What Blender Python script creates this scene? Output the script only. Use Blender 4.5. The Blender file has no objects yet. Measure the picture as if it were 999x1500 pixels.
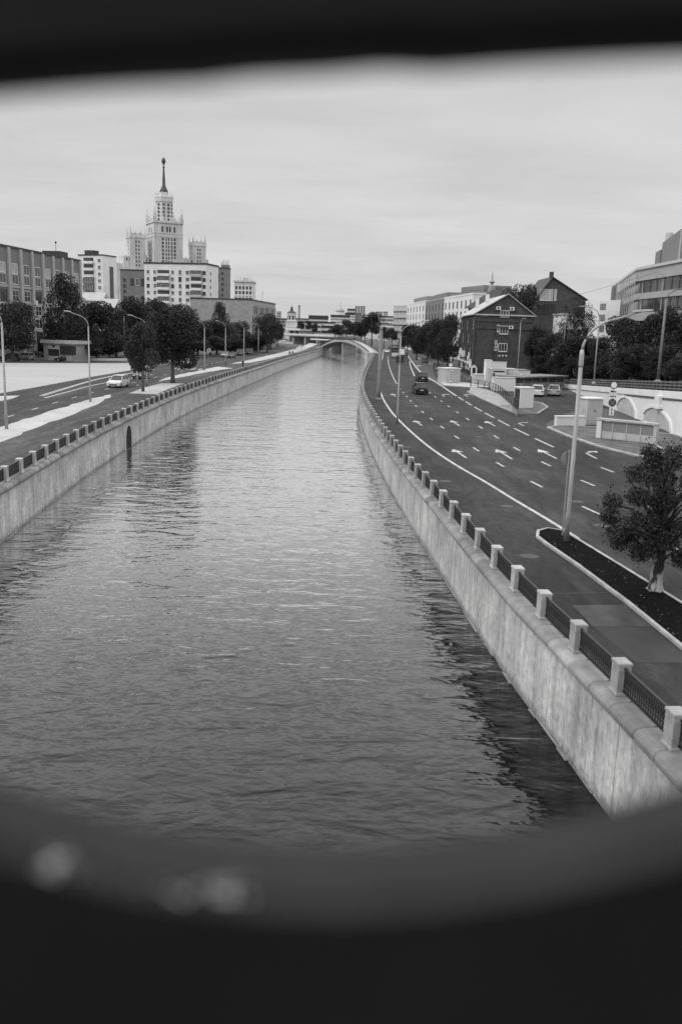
import bpy, bmesh, math, random
from mathutils import Vector, Matrix
R = math.radians
rnd = random.Random(7)
S = bpy.context.scene
COL = S.collection

# ------------------------------------------------------------------ survey camera (world: X right, Y ahead, Z up, road = 0)
F, PX, PY, HZ, CAMH, ROLL = 1290.0, 499.5, 750.0, 482.0, 9.0, R(1.75)
PIT = math.atan((PY - HZ) * math.cos(ROLL) / F)
cR, sR, cP, sP = math.cos(ROLL), math.sin(ROLL), math.cos(PIT), math.sin(PIT)
EYE = Vector((0, 0, CAMH))
def ray(px, py):
    u = (px - PX) / F; v = -(py - PY) / F
    a = u * cR - v * sR; b = u * sR + v * cR
    return Vector((a, cP + b * sP, -sP + b * cP))
def at(px, py, z=0.0):
    d = ray(px, py); return EYE + d * ((z - CAMH) / d.z)
def D(px, py, dist):
    d = ray(px, py); return EYE + d * (dist / d.y)
def onplane(px, py, A, B):
    A = Vector((A[0], A[1])); B = Vector((B[0], B[1])); u = (B - A).normalized()
    d = ray(px, py); n = Vector((u.y, -u.x))
    t = n.dot(A) / n.dot(Vector((d.x, d.y)))
    p = EYE + d * t
    return (Vector((p.x, p.y)) - A).dot(u), p.z
def V2(p): return Vector((p[0], p[1]))

# ------------------------------------------------------------------ materials
def pm(name, base, rough=.8, var=.0, scale=1.0, stretch=(1, 1, 1), bump=0, metal=0, spec=.5, coord='Object', detail=6, var2=0, scale2=.1, bscale=None, island=0, bdist=.02, orand=0):
    m = bpy.data.materials.new(name); m.use_nodes = True
    nt = m.node_tree; N = nt.nodes; L = nt.links; b = N['Principled BSDF']
    b.inputs['Roughness'].default_value = rough; b.inputs['Metallic'].default_value = metal
    b.inputs['Specular IOR Level'].default_value = spec
    b.inputs['Base Color'].default_value = (base, base, base, 1)
    tc = N.new('ShaderNodeTexCoord')
    mp = N.new('ShaderNodeMapping'); mp.inputs['Scale'].default_value = stretch
    L.new(tc.outputs[coord], mp.inputs['Vector'])
    fac = None
    def noise(sc, amp, dt):
        n = N.new('ShaderNodeTexNoise'); n.inputs['Scale'].default_value = sc; n.inputs['Detail'].default_value = dt; n.inputs['Roughness'].default_value = .62
        L.new(mp.outputs[0], n.inputs['Vector'])
        r = N.new('ShaderNodeMapRange'); r.inputs['From Min'].default_value = .28; r.inputs['From Max'].default_value = .72
        r.inputs['To Min'].default_value = 1 - amp; r.inputs['To Max'].default_value = 1 + amp
        L.new(n.outputs['Fac'], r.inputs['Value']); return r.outputs[0]
    def mul(a, c):
        x = N.new('ShaderNodeMath'); x.operation = 'MULTIPLY'
        for i, k in enumerate((a, c)):
            if isinstance(k, float): x.inputs[i].default_value = k
            else: L.new(k, x.inputs[i])
        return x.outputs[0]
    if var: fac = noise(scale, var, detail)
    if var2:
        f2 = noise(scale2, var2, 3); fac = f2 if fac is None else mul(fac, f2)
    if island:
        g = N.new('ShaderNodeNewGeometry'); r = N.new('ShaderNodeMapRange')
        r.inputs['To Min'].default_value = 1 - island; r.inputs['To Max'].default_value = 1 + island
        L.new(g.outputs['Random Per Island'], r.inputs['Value']); fac = r.outputs[0] if fac is None else mul(fac, r.outputs[0])
    if orand:
        g = N.new('ShaderNodeObjectInfo'); r = N.new('ShaderNodeMapRange'); r.inputs['To Min'].default_value = 1 - orand; r.inputs['To Max'].default_value = 1 + orand
        L.new(g.outputs['Random'], r.inputs['Value']); fac = r.outputs[0] if fac is None else mul(fac, r.outputs[0])
    if fac is not None:
        v = mul(fac, float(base)); c = N.new('ShaderNodeCombineColor')
        for i in range(3): L.new(v, c.inputs[i])
        L.new(c.outputs[0], b.inputs['Base Color'])
    if bump:
        n = N.new('ShaderNodeTexNoise'); n.inputs['Scale'].default_value = bscale or scale * 4; n.inputs['Detail'].default_value = 5
        L.new(mp.outputs[0], n.inputs['Vector'])
        bp = N.new('ShaderNodeBump'); bp.inputs['Strength'].default_value = bump; bp.inputs['Distance'].default_value = bdist
        L.new(n.outputs['Fac'], bp.inputs['Height']); L.new(bp.outputs[0], b.inputs['Normal'])
    return m

def streak_material(name, base, joint, amp=.35, weep=.45):
    """Concrete facing: vertical weeping streaks, blotches, block joints; UV is metres along / up."""
    m = bpy.data.materials.new(name); m.use_nodes = True
    nt = m.node_tree; N = nt.nodes; L = nt.links; b = N['Principled BSDF']; b.inputs['Roughness'].default_value = .85
    uv = N.new('ShaderNodeUVMap'); uv.uv_map = 'UVMap'
    def nz(sx, sy, dt, lo, hi, a0, a1):
        mp = N.new('ShaderNodeMapping'); mp.inputs['Scale'].default_value = (sx, sy, 1); L.new(uv.outputs[0], mp.inputs[0])
        n = N.new('ShaderNodeTexNoise'); n.inputs['Scale'].default_value = 1; n.inputs['Detail'].default_value = dt; n.inputs['Roughness'].default_value = .68; L.new(mp.outputs[0], n.inputs['Vector'])
        r = N.new('ShaderNodeMapRange'); r.inputs['From Min'].default_value = lo; r.inputs['From Max'].default_value = hi; r.inputs['To Min'].default_value = a0; r.inputs['To Max'].default_value = a1
        L.new(n.outputs['Fac'], r.inputs[0]); return r.outputs[0], n.outputs['Fac']
    s1, _ = nz(2.1, .2, 8, .3, .7, 1 - amp, 1 + amp)
    s2, _ = nz(.45, .4, 7, .3, .7, .6, 1.34)
    s3, f3 = nz(6, 4, 8, .3, .7, .68, 1.3)
    s4, _ = nz(4.5, .28, 4, .56, .7, 1, 1 - weep)
    out = s1
    def op(o, a, c):
        x = N.new('ShaderNodeMath'); x.operation = o
        for i, k in enumerate((a, c)):
            if isinstance(k, (int, float)): x.inputs[i].default_value = k
            else: L.new(k, x.inputs[i])
        return x.outputs[0]
    for s in (s2, s3, s4): out = op('MULTIPLY', out, s)
    sx = N.new('ShaderNodeSeparateXYZ'); L.new(uv.outputs[0], sx.inputs[0])
    if joint:
        fr = op('FRACT', op('DIVIDE', sx.outputs[0], joint), 0)
        j = op('LESS_THAN', fr, .022 / joint * 1.6); out = op('MULTIPLY', out, op('SUBTRACT', 1, op('MULTIPLY', j, .6)))
    # tide stain low on the face
    r = N.new('ShaderNodeMapRange'); r.inputs['From Min'].default_value = -3.1; r.inputs['From Max'].default_value = -2.75; r.inputs['To Min'].default_value = .4; r.inputs['To Max'].default_value = 1
    ad = op('ADD', sx.outputs[1], op('MULTIPLY', op('SUBTRACT', f3, .5), .5)); L.new(ad, r.inputs[0]); out = op('MULTIPLY', out, r.outputs[0])
    out = op('MULTIPLY', out, float(base))
    c = N.new('ShaderNodeCombineColor')
    for i in range(3): L.new(out, c.inputs[i])
    L.new(c.outputs[0], b.inputs['Base Color'])
    bp = N.new('ShaderNodeBump'); bp.inputs['Strength'].default_value = .5; bp.inputs['Distance'].default_value = .02; L.new(f3, bp.inputs['Height']); L.new(bp.outputs[0], b.inputs['Normal'])
    return m

def water_material():
    m = bpy.data.materials.new('river_water'); m.use_nodes = True
    nt = m.node_tree; N = nt.nodes; L = nt.links; b = N['Principled BSDF']
    b.inputs['Base Color'].default_value = (.012, .012, .012, 1); b.inputs['Roughness'].default_value = .03
    b.inputs['IOR'].default_value = 1.6
    tc = N.new('ShaderNodeTexCoord')
    def nz(sx, sy, dt, rot=0, ro=.5, dist=0):
        mp = N.new('ShaderNodeMapping'); mp.inputs['Scale'].default_value = (sx, sy, 1); mp.inputs['Rotation'].default_value = (0, 0, rot); L.new(tc.outputs['Object'], mp.inputs[0])
        n = N.new('ShaderNodeTexNoise'); n.inputs['Scale'].default_value = 1; n.inputs['Detail'].default_value = dt; n.inputs['Roughness'].default_value = ro
        n.inputs['Distortion'].default_value = dist; L.new(mp.outputs[0], n.inputs['Vector']); return n.outputs['Fac']
    def op(o, a, c):
        x = N.new('ShaderNodeMath'); x.operation = o
        for i, k in enumerate((a, c)):
            if isinstance(k, (int, float)): x.inputs[i].default_value = k
            else: L.new(k, x.inputs[i])
        return x.outputs[0]
    h = op('ADD', op('MULTIPLY', nz(.42, .75, 2, .15, .45, .6), 1.0), op('MULTIPLY', nz(1.3, 2.2, 2, -.25, .5, .4), .30))
    h = op('ADD', h, op('MULTIPLY', nz(4.2, 6.5, 2, .1), .045))
    h = op('ADD', h, op('MULTIPLY', nz(.12, .2, 1, .4), .8))
    bp = N.new('ShaderNodeBump'); bp.inputs['Strength'].default_value = 1; bp.inputs['Distance'].default_value = .115
    L.new(h, bp.inputs['Height'])
    # steep Fresnel-like rise of the mirror over a dark turbid body
    lw = N.new('ShaderNodeLayerWeight'); lw.inputs['Blend'].default_value = .5; L.new(bp.outputs[0], lw.inputs['Normal'])
    fc = N.new('ShaderNodeFloatCurve'); cv = fc.mapping.curves[0]
    for p in ((.3, .014), (.45, .03), (.485, .038), (.56, .066), (.642, .15), (.724, .45), (.79, .80), (.87, .99)): cv.points.new(*p)
    cv.points[0].location = (0, .02); cv.points[-1].location = (1, 1); fc.mapping.update()
    L.new(lw.outputs['Facing'], fc.inputs['Value']); fac = fc.outputs[0]
    gl = N.new('ShaderNodeBsdfGlossy'); gl.inputs['Color'].default_value = (.98, .98, .98, 1); gl.inputs['Roughness'].default_value = .03; L.new(bp.outputs[0], gl.inputs['Normal'])
    df = N.new('ShaderNodeBsdfDiffuse'); df.inputs['Color'].default_value = (.008, .008, .008, 1)
    mx = N.new('ShaderNodeMixShader'); L.new(fac, mx.inputs[0]); L.new(df.outputs[0], mx.inputs[1]); L.new(gl.outputs[0], mx.inputs[2])
    L.new(mx.outputs[0], N['Material Output'].inputs['Surface']); N.remove(b)
    return m

def asphalt_material(name, base, rot, tracks=.16):
    m = pm(name, base, .9, spec=.2)
    nt = m.node_tree; N = nt.nodes; L = nt.links; b = N['Principled BSDF']
    tc = N.new('ShaderNodeTexCoord')
    def nz(sx, sy, dt, a0, a1, lo=.3, hi=.7):
        mp = N.new('ShaderNodeMapping'); mp.inputs['Scale'].default_value = (sx, sy, 1); mp.inputs['Rotation'].default_value = (0, 0, rot); L.new(tc.outputs['Object'], mp.inputs[0])
        n = N.new('ShaderNodeTexNoise'); n.inputs['Scale'].default_value = 1; n.inputs['Detail'].default_value = dt; n.inputs['Roughness'].default_value = .6; L.new(mp.outputs[0], n.inputs['Vector'])
        r = N.new('ShaderNodeMapRange'); r.inputs['From Min'].default_value = lo; r.inputs['From Max'].default_value = hi; r.inputs['To Min'].default_value = a0; r.inputs['To Max'].default_value = a1
        L.new(n.outputs['Fac'], r.inputs[0]); return r.outputs[0], n.outputs['Fac']
    out, _ = nz(.75, .03, 4, 1 - tracks * 1.5, 1 + tracks * 1.5)
    for k in (nz(.16, .05, 6, .62, 1.42), nz(3.0, 1.2, 7, .72, 1.3), nz(11, 11, 4, .75, 1.25), nz(.7, .2, 8, 1, 1.75, .48, .74), nz(3.5, .09, 5, 1, .6, .52, .72)):
        x = N.new('ShaderNodeMath'); x.operation = 'MULTIPLY'; L.new(out, x.inputs[0]); L.new(k[0], x.inputs[1]); out = x.outputs[0]
    x = N.new('ShaderNodeMath'); x.operation = 'MULTIPLY'; L.new(out, x.inputs[0]); x.inputs[1].default_value = base; out = x.outputs[0]
    c = N.new('ShaderNodeCombineColor')
    for i in range(3): L.new(out, c.inputs[i])
    L.new(c.outputs[0], b.inputs['Base Color'])
    _, f = nz(30, 30, 3, 0, 1)
    bp = N.new('ShaderNodeBump'); bp.inputs['Strength'].default_value = .25; bp.inputs['Distance'].default_value = .01; L.new(f, bp.inputs['Height']); L.new(bp.outputs[0], b.inputs['Normal'])
    return m

def bark_material():
    m = pm('peeling_bark', .05, .95, bump=1.0, bscale=14, stretch=(1, 1, .4), bdist=.05); nt = m.node_tree; N = nt.nodes; L = nt.links
    tc = N.new('ShaderNodeTexCoord'); mp = N.new('ShaderNodeMapping'); mp.inputs['Scale'].default_value = (1, 1, .45); L.new(tc.outputs['Object'], mp.inputs[0])
    n = N.new('ShaderNodeTexNoise'); n.inputs['Scale'].default_value = 3.4; n.inputs['Detail'].default_value = 6; L.new(mp.outputs[0], n.inputs['Vector'])
    sp = N.new('ShaderNodeSeparateXYZ'); L.new(tc.outputs['Object'], sp.inputs[0])
    r0 = N.new('ShaderNodeMapRange'); r0.inputs['From Min'].default_value = .6; r0.inputs['From Max'].default_value = 1.7; r0.inputs['To Min'].default_value = .06; r0.inputs['To Max'].default_value = -.16; L.new(sp.outputs[2], r0.inputs[0])
    ad = N.new('ShaderNodeMath'); L.new(n.outputs['Fac'], ad.inputs[0]); L.new(r0.outputs[0], ad.inputs[1])
    r = N.new('ShaderNodeMapRange'); r.inputs['From Min'].default_value = .46; r.inputs['From Max'].default_value = .54; r.inputs['To Min'].default_value = .035; r.inputs['To Max'].default_value = .42; L.new(ad.outputs[0], r.inputs[0])
    c = N.new('ShaderNodeCombineColor')
    for i in range(3): L.new(r.outputs[0], c.inputs[i])
    L.new(c.outputs[0], N['Principled BSDF'].inputs['Base Color']); return m
M = dict(
    bank=pm('paved_bank_stone', .30, .9, .25, 1.0, bump=.3, bscale=6),
    rooff=pm('flat_roof_felt', .20, .9, .2, .5),
    water=water_material(),
    ground=pm('town_ground', .06, .9, .25, .05, var2=.2, scale2=.01),
    road=asphalt_material('road_asphalt', .036, .12),
    road_left=asphalt_material('road_asphalt_left', .045, -.05),
    walk=asphalt_material('pavement_asphalt', .035, .1, .1),
    walk_left=asphalt_material('pavement_asphalt_left', .065, -.03, .12),
    patch=pm('asphalt_patch', .017, .6, .75, .9, stretch=(1, .45, 1), var2=.5, scale2=.35),
    patch3=pm('grey_asphalt_patch', .042, .8, .3, .8, stretch=(1, .3, 1)), patch2=pm('worn_asphalt_patch', .032, .7, .7, 1.1, stretch=(1, .4, 1), var2=.4, scale2=.4),
    pale=pm('pale_gravel', .43, .95, .2, .5, var2=.12, scale2=.08, bump=.2, bscale=8),
    square=pm('pale_sand_square', .38, .95, .1, .25, stretch=(.3, 1, 1), var2=.05, scale2=.03),
    paint=pm('road_paint', .44, .7, .45, 1.6, detail=9),
    kerb=pm('kerb_stone', .34, .85, .35, 1.4, bump=.2),
    granite=pm('granite_post', .37, .8, .3, 2.2, orand=.16, bump=.35, var2=.12, scale2=.6),
    coping=pm('granite_coping', .22, .85, .35, 1.3, island=.28, bump=.5, bscale=6, var2=.2, scale2=.35),
    wall_r=streak_material('embankment_concrete', .41, 5.1, .34),
    wall_l=streak_material('embankment_concrete_left', .47, 6.0, .3),
    iron=pm('cast_iron', .022, .55, .2, 8, spec=.4),
    soil=pm('bed_soil', .007, 1, .5, 3, spec=.05, bump=.8, bscale=9, bdist=.06),
    litter=pm('fallen_leaf', .22, .8, island=.7),
    white=pm('white_wall_paint', .74, .7, .08, .4, var2=.05, scale2=.05),
    plaster=pm('pale_plaster', .68, .8, .12, .35),
    conc=pm('weathered_concrete', .45, .85, .2, .8, bump=.2),
    concd=pm('grey_concrete', .32, .85, .2, .6),
    pole=pm('galvanised_pole', .30, .5, .25, 2, stretch=(1, 1, .3), metal=.2),
    poled=pm('grey_painted_pole', .17, .55, .2, 2),
    steel=pm('lamp_steel', .42, .45, .1, 3, metal=.3),
    glass=pm('dark_window_glass', .045, .15, .7, .6, spec=.6),
    glassb=pm('pale_window_blind', .40, .4, .25, .6),
    frame=pm('white_window_frame', .62, .6),
    framed=pm('dark_window_frame', .05, .6),
    brick=pm('sooty_brick', .068, .9, .35, .9, bump=.25, bscale=12, var2=.15, scale2=.15),
    brickm=pm('school_brick', .20, .9, .15, .8, var2=.12, scale2=.1),
    pil=pm('pale_pilaster', .42, .9, .15, .7),
    darkpl=pm('grey_brick_flats', .19, .9, .15, .5),
    tower=pm('tower_stone', .60, .85, .25, .25, stretch=(1, 1, .3)),
    towerd=pm('tower_bronze', .07, .6, .2, .3),
    roofl=pm('light_sheet_roof', .40, .5, .12, .5, stretch=(1, .2, 1), metal=.1),
    roofd=pm('dark_sheet_roof', .045, .7, .15, .5),
    office=pm('office_cladding', .36, .5, .1, .6),
    officed=pm('office_fin', .14, .5, .1, .6),
    officel=pm('office_light_panel', .50, .45, .08, .6),
    oglass=pm('office_glass', .05, .08, .4, .25, spec=.8),
    leaf=pm('tree_leaves', .030, .6, orand=.3, island=.6, var2=.3, scale2=.25, spec=.35),
    leaf2=pm('lighter_tree_leaves', .034, .6, island=.75, var2=.3, scale2=.3, spec=.35),
    bark=pm('bark', .10, .95, .4, 6, stretch=(1, 1, .3), bump=.6),
    barkp=bark_material(),
    carw=pm('white_car_paint', .70, .25, spec=.6),
    carb=pm('black_car_paint', .012, .2, spec=.6),
    cars=pm('silver_car_paint', .38, .28, metal=.3),
    tyre=pm('tyre_rubber', .02, .9),
    rim=pm('wheel_rim', .3, .4, metal=.5),
    lampw=pm('lamp_lens', .75, .2),
    lampr=pm('tail_lens', .10, .2),
    plate=pm('number_plate', .7, .5),
    black=pm('black_coat', .015, .9),
    skin=pm('skin', .42, .6),
    jeans=pm('trousers', .05, .9),
    coat=pm('pale_coat', .4, .9),
    signw=pm('sign_white', .75, .5),
    signd=pm('sign_dark', .04, .5),
    signg=pm('sign_grey', .22, .5, .1, 3),
    rimpaint=pm('parapet_paint', .016, .7, .25, 14, spec=.25, bump=.25, bscale=30, bdist=.002),
    shadepaint=pm('parapet_shade_paint', .010, .8, .15, 10, spec=.15),  # parapet paint darkened to stand for shade on the camera side
    glint=pm('glint_pale', .55, .4),  # pale colour imitating glints of light on the rim
    deck=pm('bridge_deck_asphalt', .06, .9, .2, 2),
    timber=pm('grey_timber', .12, .9, .3, 2),
    grass=pm('rough_grass', .10, .95, .65, .9, bump=.5, bscale=8),
)

# ------------------------------------------------------------------ mesh builder
class MB:
    def __init__(s): s.v = []; s.f = []; s.mi = []; s.uv = None
    def add(s, vs, fs, m=0, X=None):
        o = len(s.v)
        s.v += [tuple(X @ Vector(p)) if X else tuple(p) for p in vs]
        s.f += [tuple(i + o for i in f) for f in fs]; s.mi += [m] * len(fs); return s
    def box(s, x0, x1, y0, y1, z0, z1, m=0, X=None):
        return s.add([(x0, y0, z0), (x1, y0, z0), (x1, y1, z0), (x0, y1, z0), (x0, y0, z1), (x1, y0, z1), (x1, y1, z1), (x0, y1, z1)],
                     [(3, 2, 1, 0), (4, 5, 6, 7), (0, 1, 5, 4), (1, 2, 6, 5), (2, 3, 7, 6), (3, 0, 4, 7)], m, X)
    def bbox(s, x0, x1, y0, y1, z0, z1, b=.03, m=0, X=None):
        """box with a chamfered top"""
        s.add([(x0, y0, z0), (x1, y0, z0), (x1, y1, z0), (x0, y1, z0), (x0, y0, z1 - b), (x1, y0, z1 - b), (x1, y1, z1 - b), (x0, y1, z1 - b),
               (x0 + b, y0 + b, z1), (x1 - b, y0 + b, z1), (x1 - b, y1 - b, z1), (x0 + b, y1 - b, z1)],
              [(3, 2, 1, 0), (8, 9, 10, 11), (0, 1, 5, 4), (1, 2, 6, 5), (2, 3, 7, 6), (3, 0, 4, 7), (4, 5, 9, 8), (5, 6, 10, 9), (6, 7, 11, 10), (7, 4, 8, 11)], m, X)
        return s
    def prism(s, poly, z0, z1, m=0, X=None):
        n = len(poly); a = sum(poly[i][0] * poly[(i + 1) % n][1] - poly[(i + 1) % n][0] * poly[i][1] for i in range(n))
        if a < 0: poly = poly[::-1]
        vs = [(p[0], p[1], z0) for p in poly] + [(p[0], p[1], z1) for p in poly]
        fs = [tuple(range(n - 1, -1, -1)), tuple(range(n, 2 * n))] + [(i, (i + 1) % n, n + (i + 1) % n, n + i) for i in range(n)]
        return s.add(vs, fs, m, X)
    def sheet(s, poly, z, m=0):
        n = len(poly); a = sum(poly[i][0] * poly[(i + 1) % n][1] - poly[(i + 1) % n][0] * poly[i][1] for i in range(n))
        if a < 0: poly = poly[::-1]
        return s.add([(p[0], p[1], z) for p in poly], [tuple(range(n))], m)
    def tube(s, pts, rs, n=8, m=0, cap=True):
        pts = [Vector(p) for p in pts]; o = len(s.v)
        if not isinstance(rs, (list, tuple)): rs = [rs] * len(pts)
        for i, p in enumerate(pts):
            t = (pts[min(i + 1, len(pts) - 1)] - pts[max(i - 1, 0)]).normalized()
            ref = Vector((0, 0, 1)) if abs(t.z) < .9 else Vector((1, 0, 0))
            a = t.cross(ref).normalized(); b = t.cross(a)
            for k in range(n):
                q = p + (a * math.cos(2 * math.pi * k / n) + b * math.sin(2 * math.pi * k / n)) * rs[i]; s.v.append(tuple(q))
        for i in range(len(pts) - 1):
            for k in range(n):
                s.f.append((o + i * n + k, o + (i + 1) * n + k, o + (i + 1) * n + (k + 1) % n, o + i * n + (k + 1) % n)); s.mi.append(m)
        if cap:
            s.f.append(tuple(o + k for k in range(n))); s.mi.append(m)
            e = o + (len(pts) - 1) * n; s.f.append(tuple(e + k for k in range(n - 1, -1, -1))); s.mi.append(m)
        return s
    def lathe(s, prof, n=16, m=0, X=None, c=(0, 0)):
        vs = []
        for r, z in prof:
            for k in range(n): vs.append((c[0] + r * math.cos(2 * math.pi * k / n), c[1] + r * math.sin(2 * math.pi * k / n), z))
        fs = [(i * n + k, i * n + (k + 1) % n, (i + 1) * n + (k + 1) % n, (i + 1) * n + k) for i in range(len(prof) - 1) for k in range(n)]
        fs += [tuple(range(n - 1, -1, -1)), tuple((len(prof) - 1) * n + k for k in range(n))]
        return s.add(vs, fs, m, X)
    def mesh(s, name, mats, smooth=False, fix=False):
        me = bpy.data.meshes.new(name); me.from_pydata(s.v, [], s.f)
        for m in mats: me.materials.append(m)
        me.polygons.foreach_set('material_index', s.mi)
        if smooth: me.polygons.foreach_set('use_smooth', [True] * len(me.polygons))
        if fix:
            b = bmesh.new(); b.from_mesh(me); bmesh.ops.recalc_face_normals(b, faces=b.faces); b.to_mesh(me); b.free()
        if s.uv:
            l = me.uv_layers.new(name='UVMap')
            for lp in me.loops: l.data[lp.index].uv = s.uv[lp.vertex_index]
        me.update(); return me
    def build(s, name, mats, parent=None, smooth=False, fix=False, label=None):
        if not isinstance(mats, (list, tuple)): mats = [mats]
        return link(name, s.mesh(name, mats, smooth, fix), parent, label)
def link(name, me, parent=None, label=None):
    o = bpy.data.objects.new(name, me); COL.objects.link(o); o.parent = parent
    if label: o['label'] = label
    return o
def tag(o, label=None, cat=None, group=None, kind=None):
    for k, v in (('label', label), ('category', cat), ('group', group), ('kind', kind)):
        if v: o[k] = v
    return o
def thing(name, label, cat, loc=(0, 0, 0), rz=0, group=None):
    o = bpy.data.objects.new(name, None); COL.objects.link(o); o.empty_display_size = .1
    o.location = loc if len(loc) == 3 else (loc[0], loc[1], 0); o.rotation_euler = (0, 0, rz); return tag(o, label, cat, group)
def copy_tree(o, parent=None):
    c = o.copy(); COL.objects.link(c); c.parent = parent
    for ch in list(o.children): copy_tree(ch, c)
    return c
def struct(name, mb, mat, parent=None, kind='structure', smooth=False):
    o = mb.build(name, mat, parent, smooth)
    if parent is None: o['kind'] = kind
    return o

# ------------------------------------------------------------------ polylines
def catmull(pts, step=1.0):
    P = [Vector(p) for p in pts]; out = []
    for i in range(len(P) - 1):
        p0, p1, p2, p3 = P[max(i - 1, 0)], P[i], P[i + 1], P[min(i + 2, len(P) - 1)]
        n = max(2, int((p2 - p1).length / step))
        for k in range(n):
            t = k / n
            out.append(.5 * ((2 * p1) + (p2 - p0) * t + (2 * p0 - 5 * p1 + 4 * p2 - p3) * t * t + (3 * p1 - p0 - 3 * p2 + p3) * t ** 3))
    out.append(P[-1]); return out
class Line:
    def __init__(s, pts, step=1.0):
        s.p = catmull([(p[0], p[1]) for p in pts], step); s.s = [0]
        for a, b in zip(s.p, s.p[1:]): s.s.append(s.s[-1] + (b - a).length)
        s.len = s.s[-1]
    def pos(s, d):
        import bisect
        d = min(max(d, 0), s.len - 1e-6); i = min(max(bisect.bisect_right(s.s, d) - 1, 0), len(s.p) - 2)
        t = (d - s.s[i]) / (s.s[i + 1] - s.s[i]); p = s.p[i].lerp(s.p[i + 1], t)
        a = s.p[max(i - 1, 0)]; b = s.p[min(i + 2, len(s.p) - 1)]
        return p, (b - a).normalized()
    def off(s, d, o):                      # o > 0 to the right of travel
        p, t = s.pos(d); return p + Vector((t.y, -t.x)) * o
    def at_y(s, y):
        for i in range(len(s.p) - 1):
            if s.p[i].y <= y <= s.p[i + 1].y: return s.s[i] + (y - s.p[i].y) / max(1e-6, s.p[i + 1].y - s.p[i].y) * (s.s[i + 1] - s.s[i])
        return s.len
    def sample(s, a, b, step):
        n = max(1, int((b - a) / step)); return [a + (b - a) * k / n for k in range(n + 1)]
    def strip(s, mb, a, b, o0, o1, z, step=2.0, m=0):
        ss = s.sample(a, b, step); vs = []
        for d in ss:
            q, r = s.off(d, o0), s.off(d, o1); vs += [(q.x, q.y, z), (r.x, r.y, z)]
        fs = [(2 * i, 2 * i + 1, 2 * i + 3, 2 * i + 2) for i in range(len(ss) - 1)]
        if o1 < o0: fs = [f[::-1] for f in fs]
        mb.add(vs, fs, m); return mb
    def bar(s, mb, a, b, o0, o1, z0, z1, step=2.0, m=0):
        """solid ribbon of rectangular section"""
        ss = s.sample(a, b, step); vs = []
        for d in ss:
            q, r = s.off(d, o0), s.off(d, o1); vs += [(q.x, q.y, z0), (r.x, r.y, z0), (r.x, r.y, z1), (q.x, q.y, z1)]
        fs = []
        for i in range(len(ss) - 1):
            k = 4 * i
            for j in range(4): fs.append((k + j, k + (j + 1) % 4, k + 4 + (j + 1) % 4, k + 4 + j))
        e = 4 * (len(ss) - 1); fs += [(3, 2, 1, 0), (e, e + 1, e + 2, e + 3)]
        mb.add(vs, fs, m); return mb
    def sweep(s, mb, ss, prof, scale=None, m=0):
        """open profile [(offset, z)] swept; scale(d) shrinks it about its inner top"""
        n = len(prof); vs = []
        for d in ss:
            k = scale(d) if scale else 1
            for o, z in prof:
                q = s.off(d, o * k); vs.append((q.x, q.y, z * k if z > -9 else z))
        fs = [(i * n + j, i * n + j + 1, (i + 1) * n + j + 1, (i + 1) * n + j) for i in range(len(ss) - 1) for j in range(n - 1)]
        mb.add(vs, fs, m); return mb

BR = Line([(10.4, -20), (8.6, 5), (7.5, 17.5), (6.75, 24.5), (6.0, 32), (4.95, 47.5), (4.0, 62), (3.05, 83), (2.45, 108), (2.3, 135), (2.9, 165), (4.2, 200), (7.0, 265), (10.8, 349), (13, 400), (9, 470), (-10, 540), (-60, 620), (-180, 690)])
BL = Line([(-15.6, -20), (-16.4, 5), (-17.4, 25), (-18.5, 45), (-19.4, 56.5), (-20.1, 66), (-20.8, 80), (-21.4, 100), (-21.6, 122), (-21.0, 157), (-19.6, 201), (-17.5, 265), (-14, 340), (-10.6, 420), (-13, 455), (-30, 500), (-80, 560), (-180, 600)])
WATER = -3.1

# ------------------------------------------------------------------ the setting
mb = MB(); mb.sheet([(-4000, -40), (60, -40), (60, 760), (-4000, 760)], WATER); struct('water', mb, M['water'])
# left and right ground sheets with the river cut out
lp = [tuple(BL.off(d, -.25)) for d in BL.sample(0, BL.len, 3)] + [(-5000, 600), (-5000, -20)]
rp = [tuple(BR.off(d, .25)) for d in BR.sample(0, BR.len, 3)] + [(-5000, 690), (-5000, 7000), (5000, 7000), (5000, -20)]
mb = MB(); mb.sheet(lp, 0); struct('ground', mb, M['ground'])
mb = MB(); mb.sheet(rp, 0); struct('ground', mb, M['ground'])

# right pavement and road
WL = Line([(14.0, 8), (12.6, 22), (11.6, 31.5), (10.5, 41.5), (9.6, 48), (8.9, 53.5), (7.8, 61), (6.85, 70), (6.15, 80.5), (5.6, 92.4), (5.3, 103), (5.2, 122), (5.7, 150), (7.0, 189), (9.0, 234), (12.3, 300), (17.5, 414), (22, 480), (26, 560)])
mb = MB(); l0, l1 = BR.at_y(0), BR.at_y(400)
mb.sheet([tuple(BR.off(d, .3)) for d in BR.sample(l0, l1, 4)] + [tuple(p) for p in reversed([WL.off(d, .1) for d in WL.sample(0, WL.at_y(410), 4)])], .004)
pave = struct('pavement', mb, M['walk'])
RKERB = [(60, 8), (30, 50), (25.5, 60), (22.5, 68.2), (21.4, 73.2), (20.6, 80), (20.2, 87.5), (21, 92), (26, 104), (30, 112), (38, 116), (38, 140), (27, 150), (20.5, 160), (17, 150.5), (16.6, 162), (16.7, 180), (17.6, 215), (20.2, 270), (24, 340), (29, 414), (38, 560)]
mb = MB(); mb.sheet([tuple(WL.off(d, .0)) for d in WL.sample(0, WL.len, 4)] + RKERB[::-1], .008)
road = struct('road', mb, M['road'])
# side street beside the brick house
mb = MB(); mb.sheet([(17.2, 158), (24, 150), (29, 160), (24, 175), (25.5, 205), (28, 260), (25.5, 262), (21, 215), (18.4, 182)], .006); struct('road', mb, M['walk'])
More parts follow.
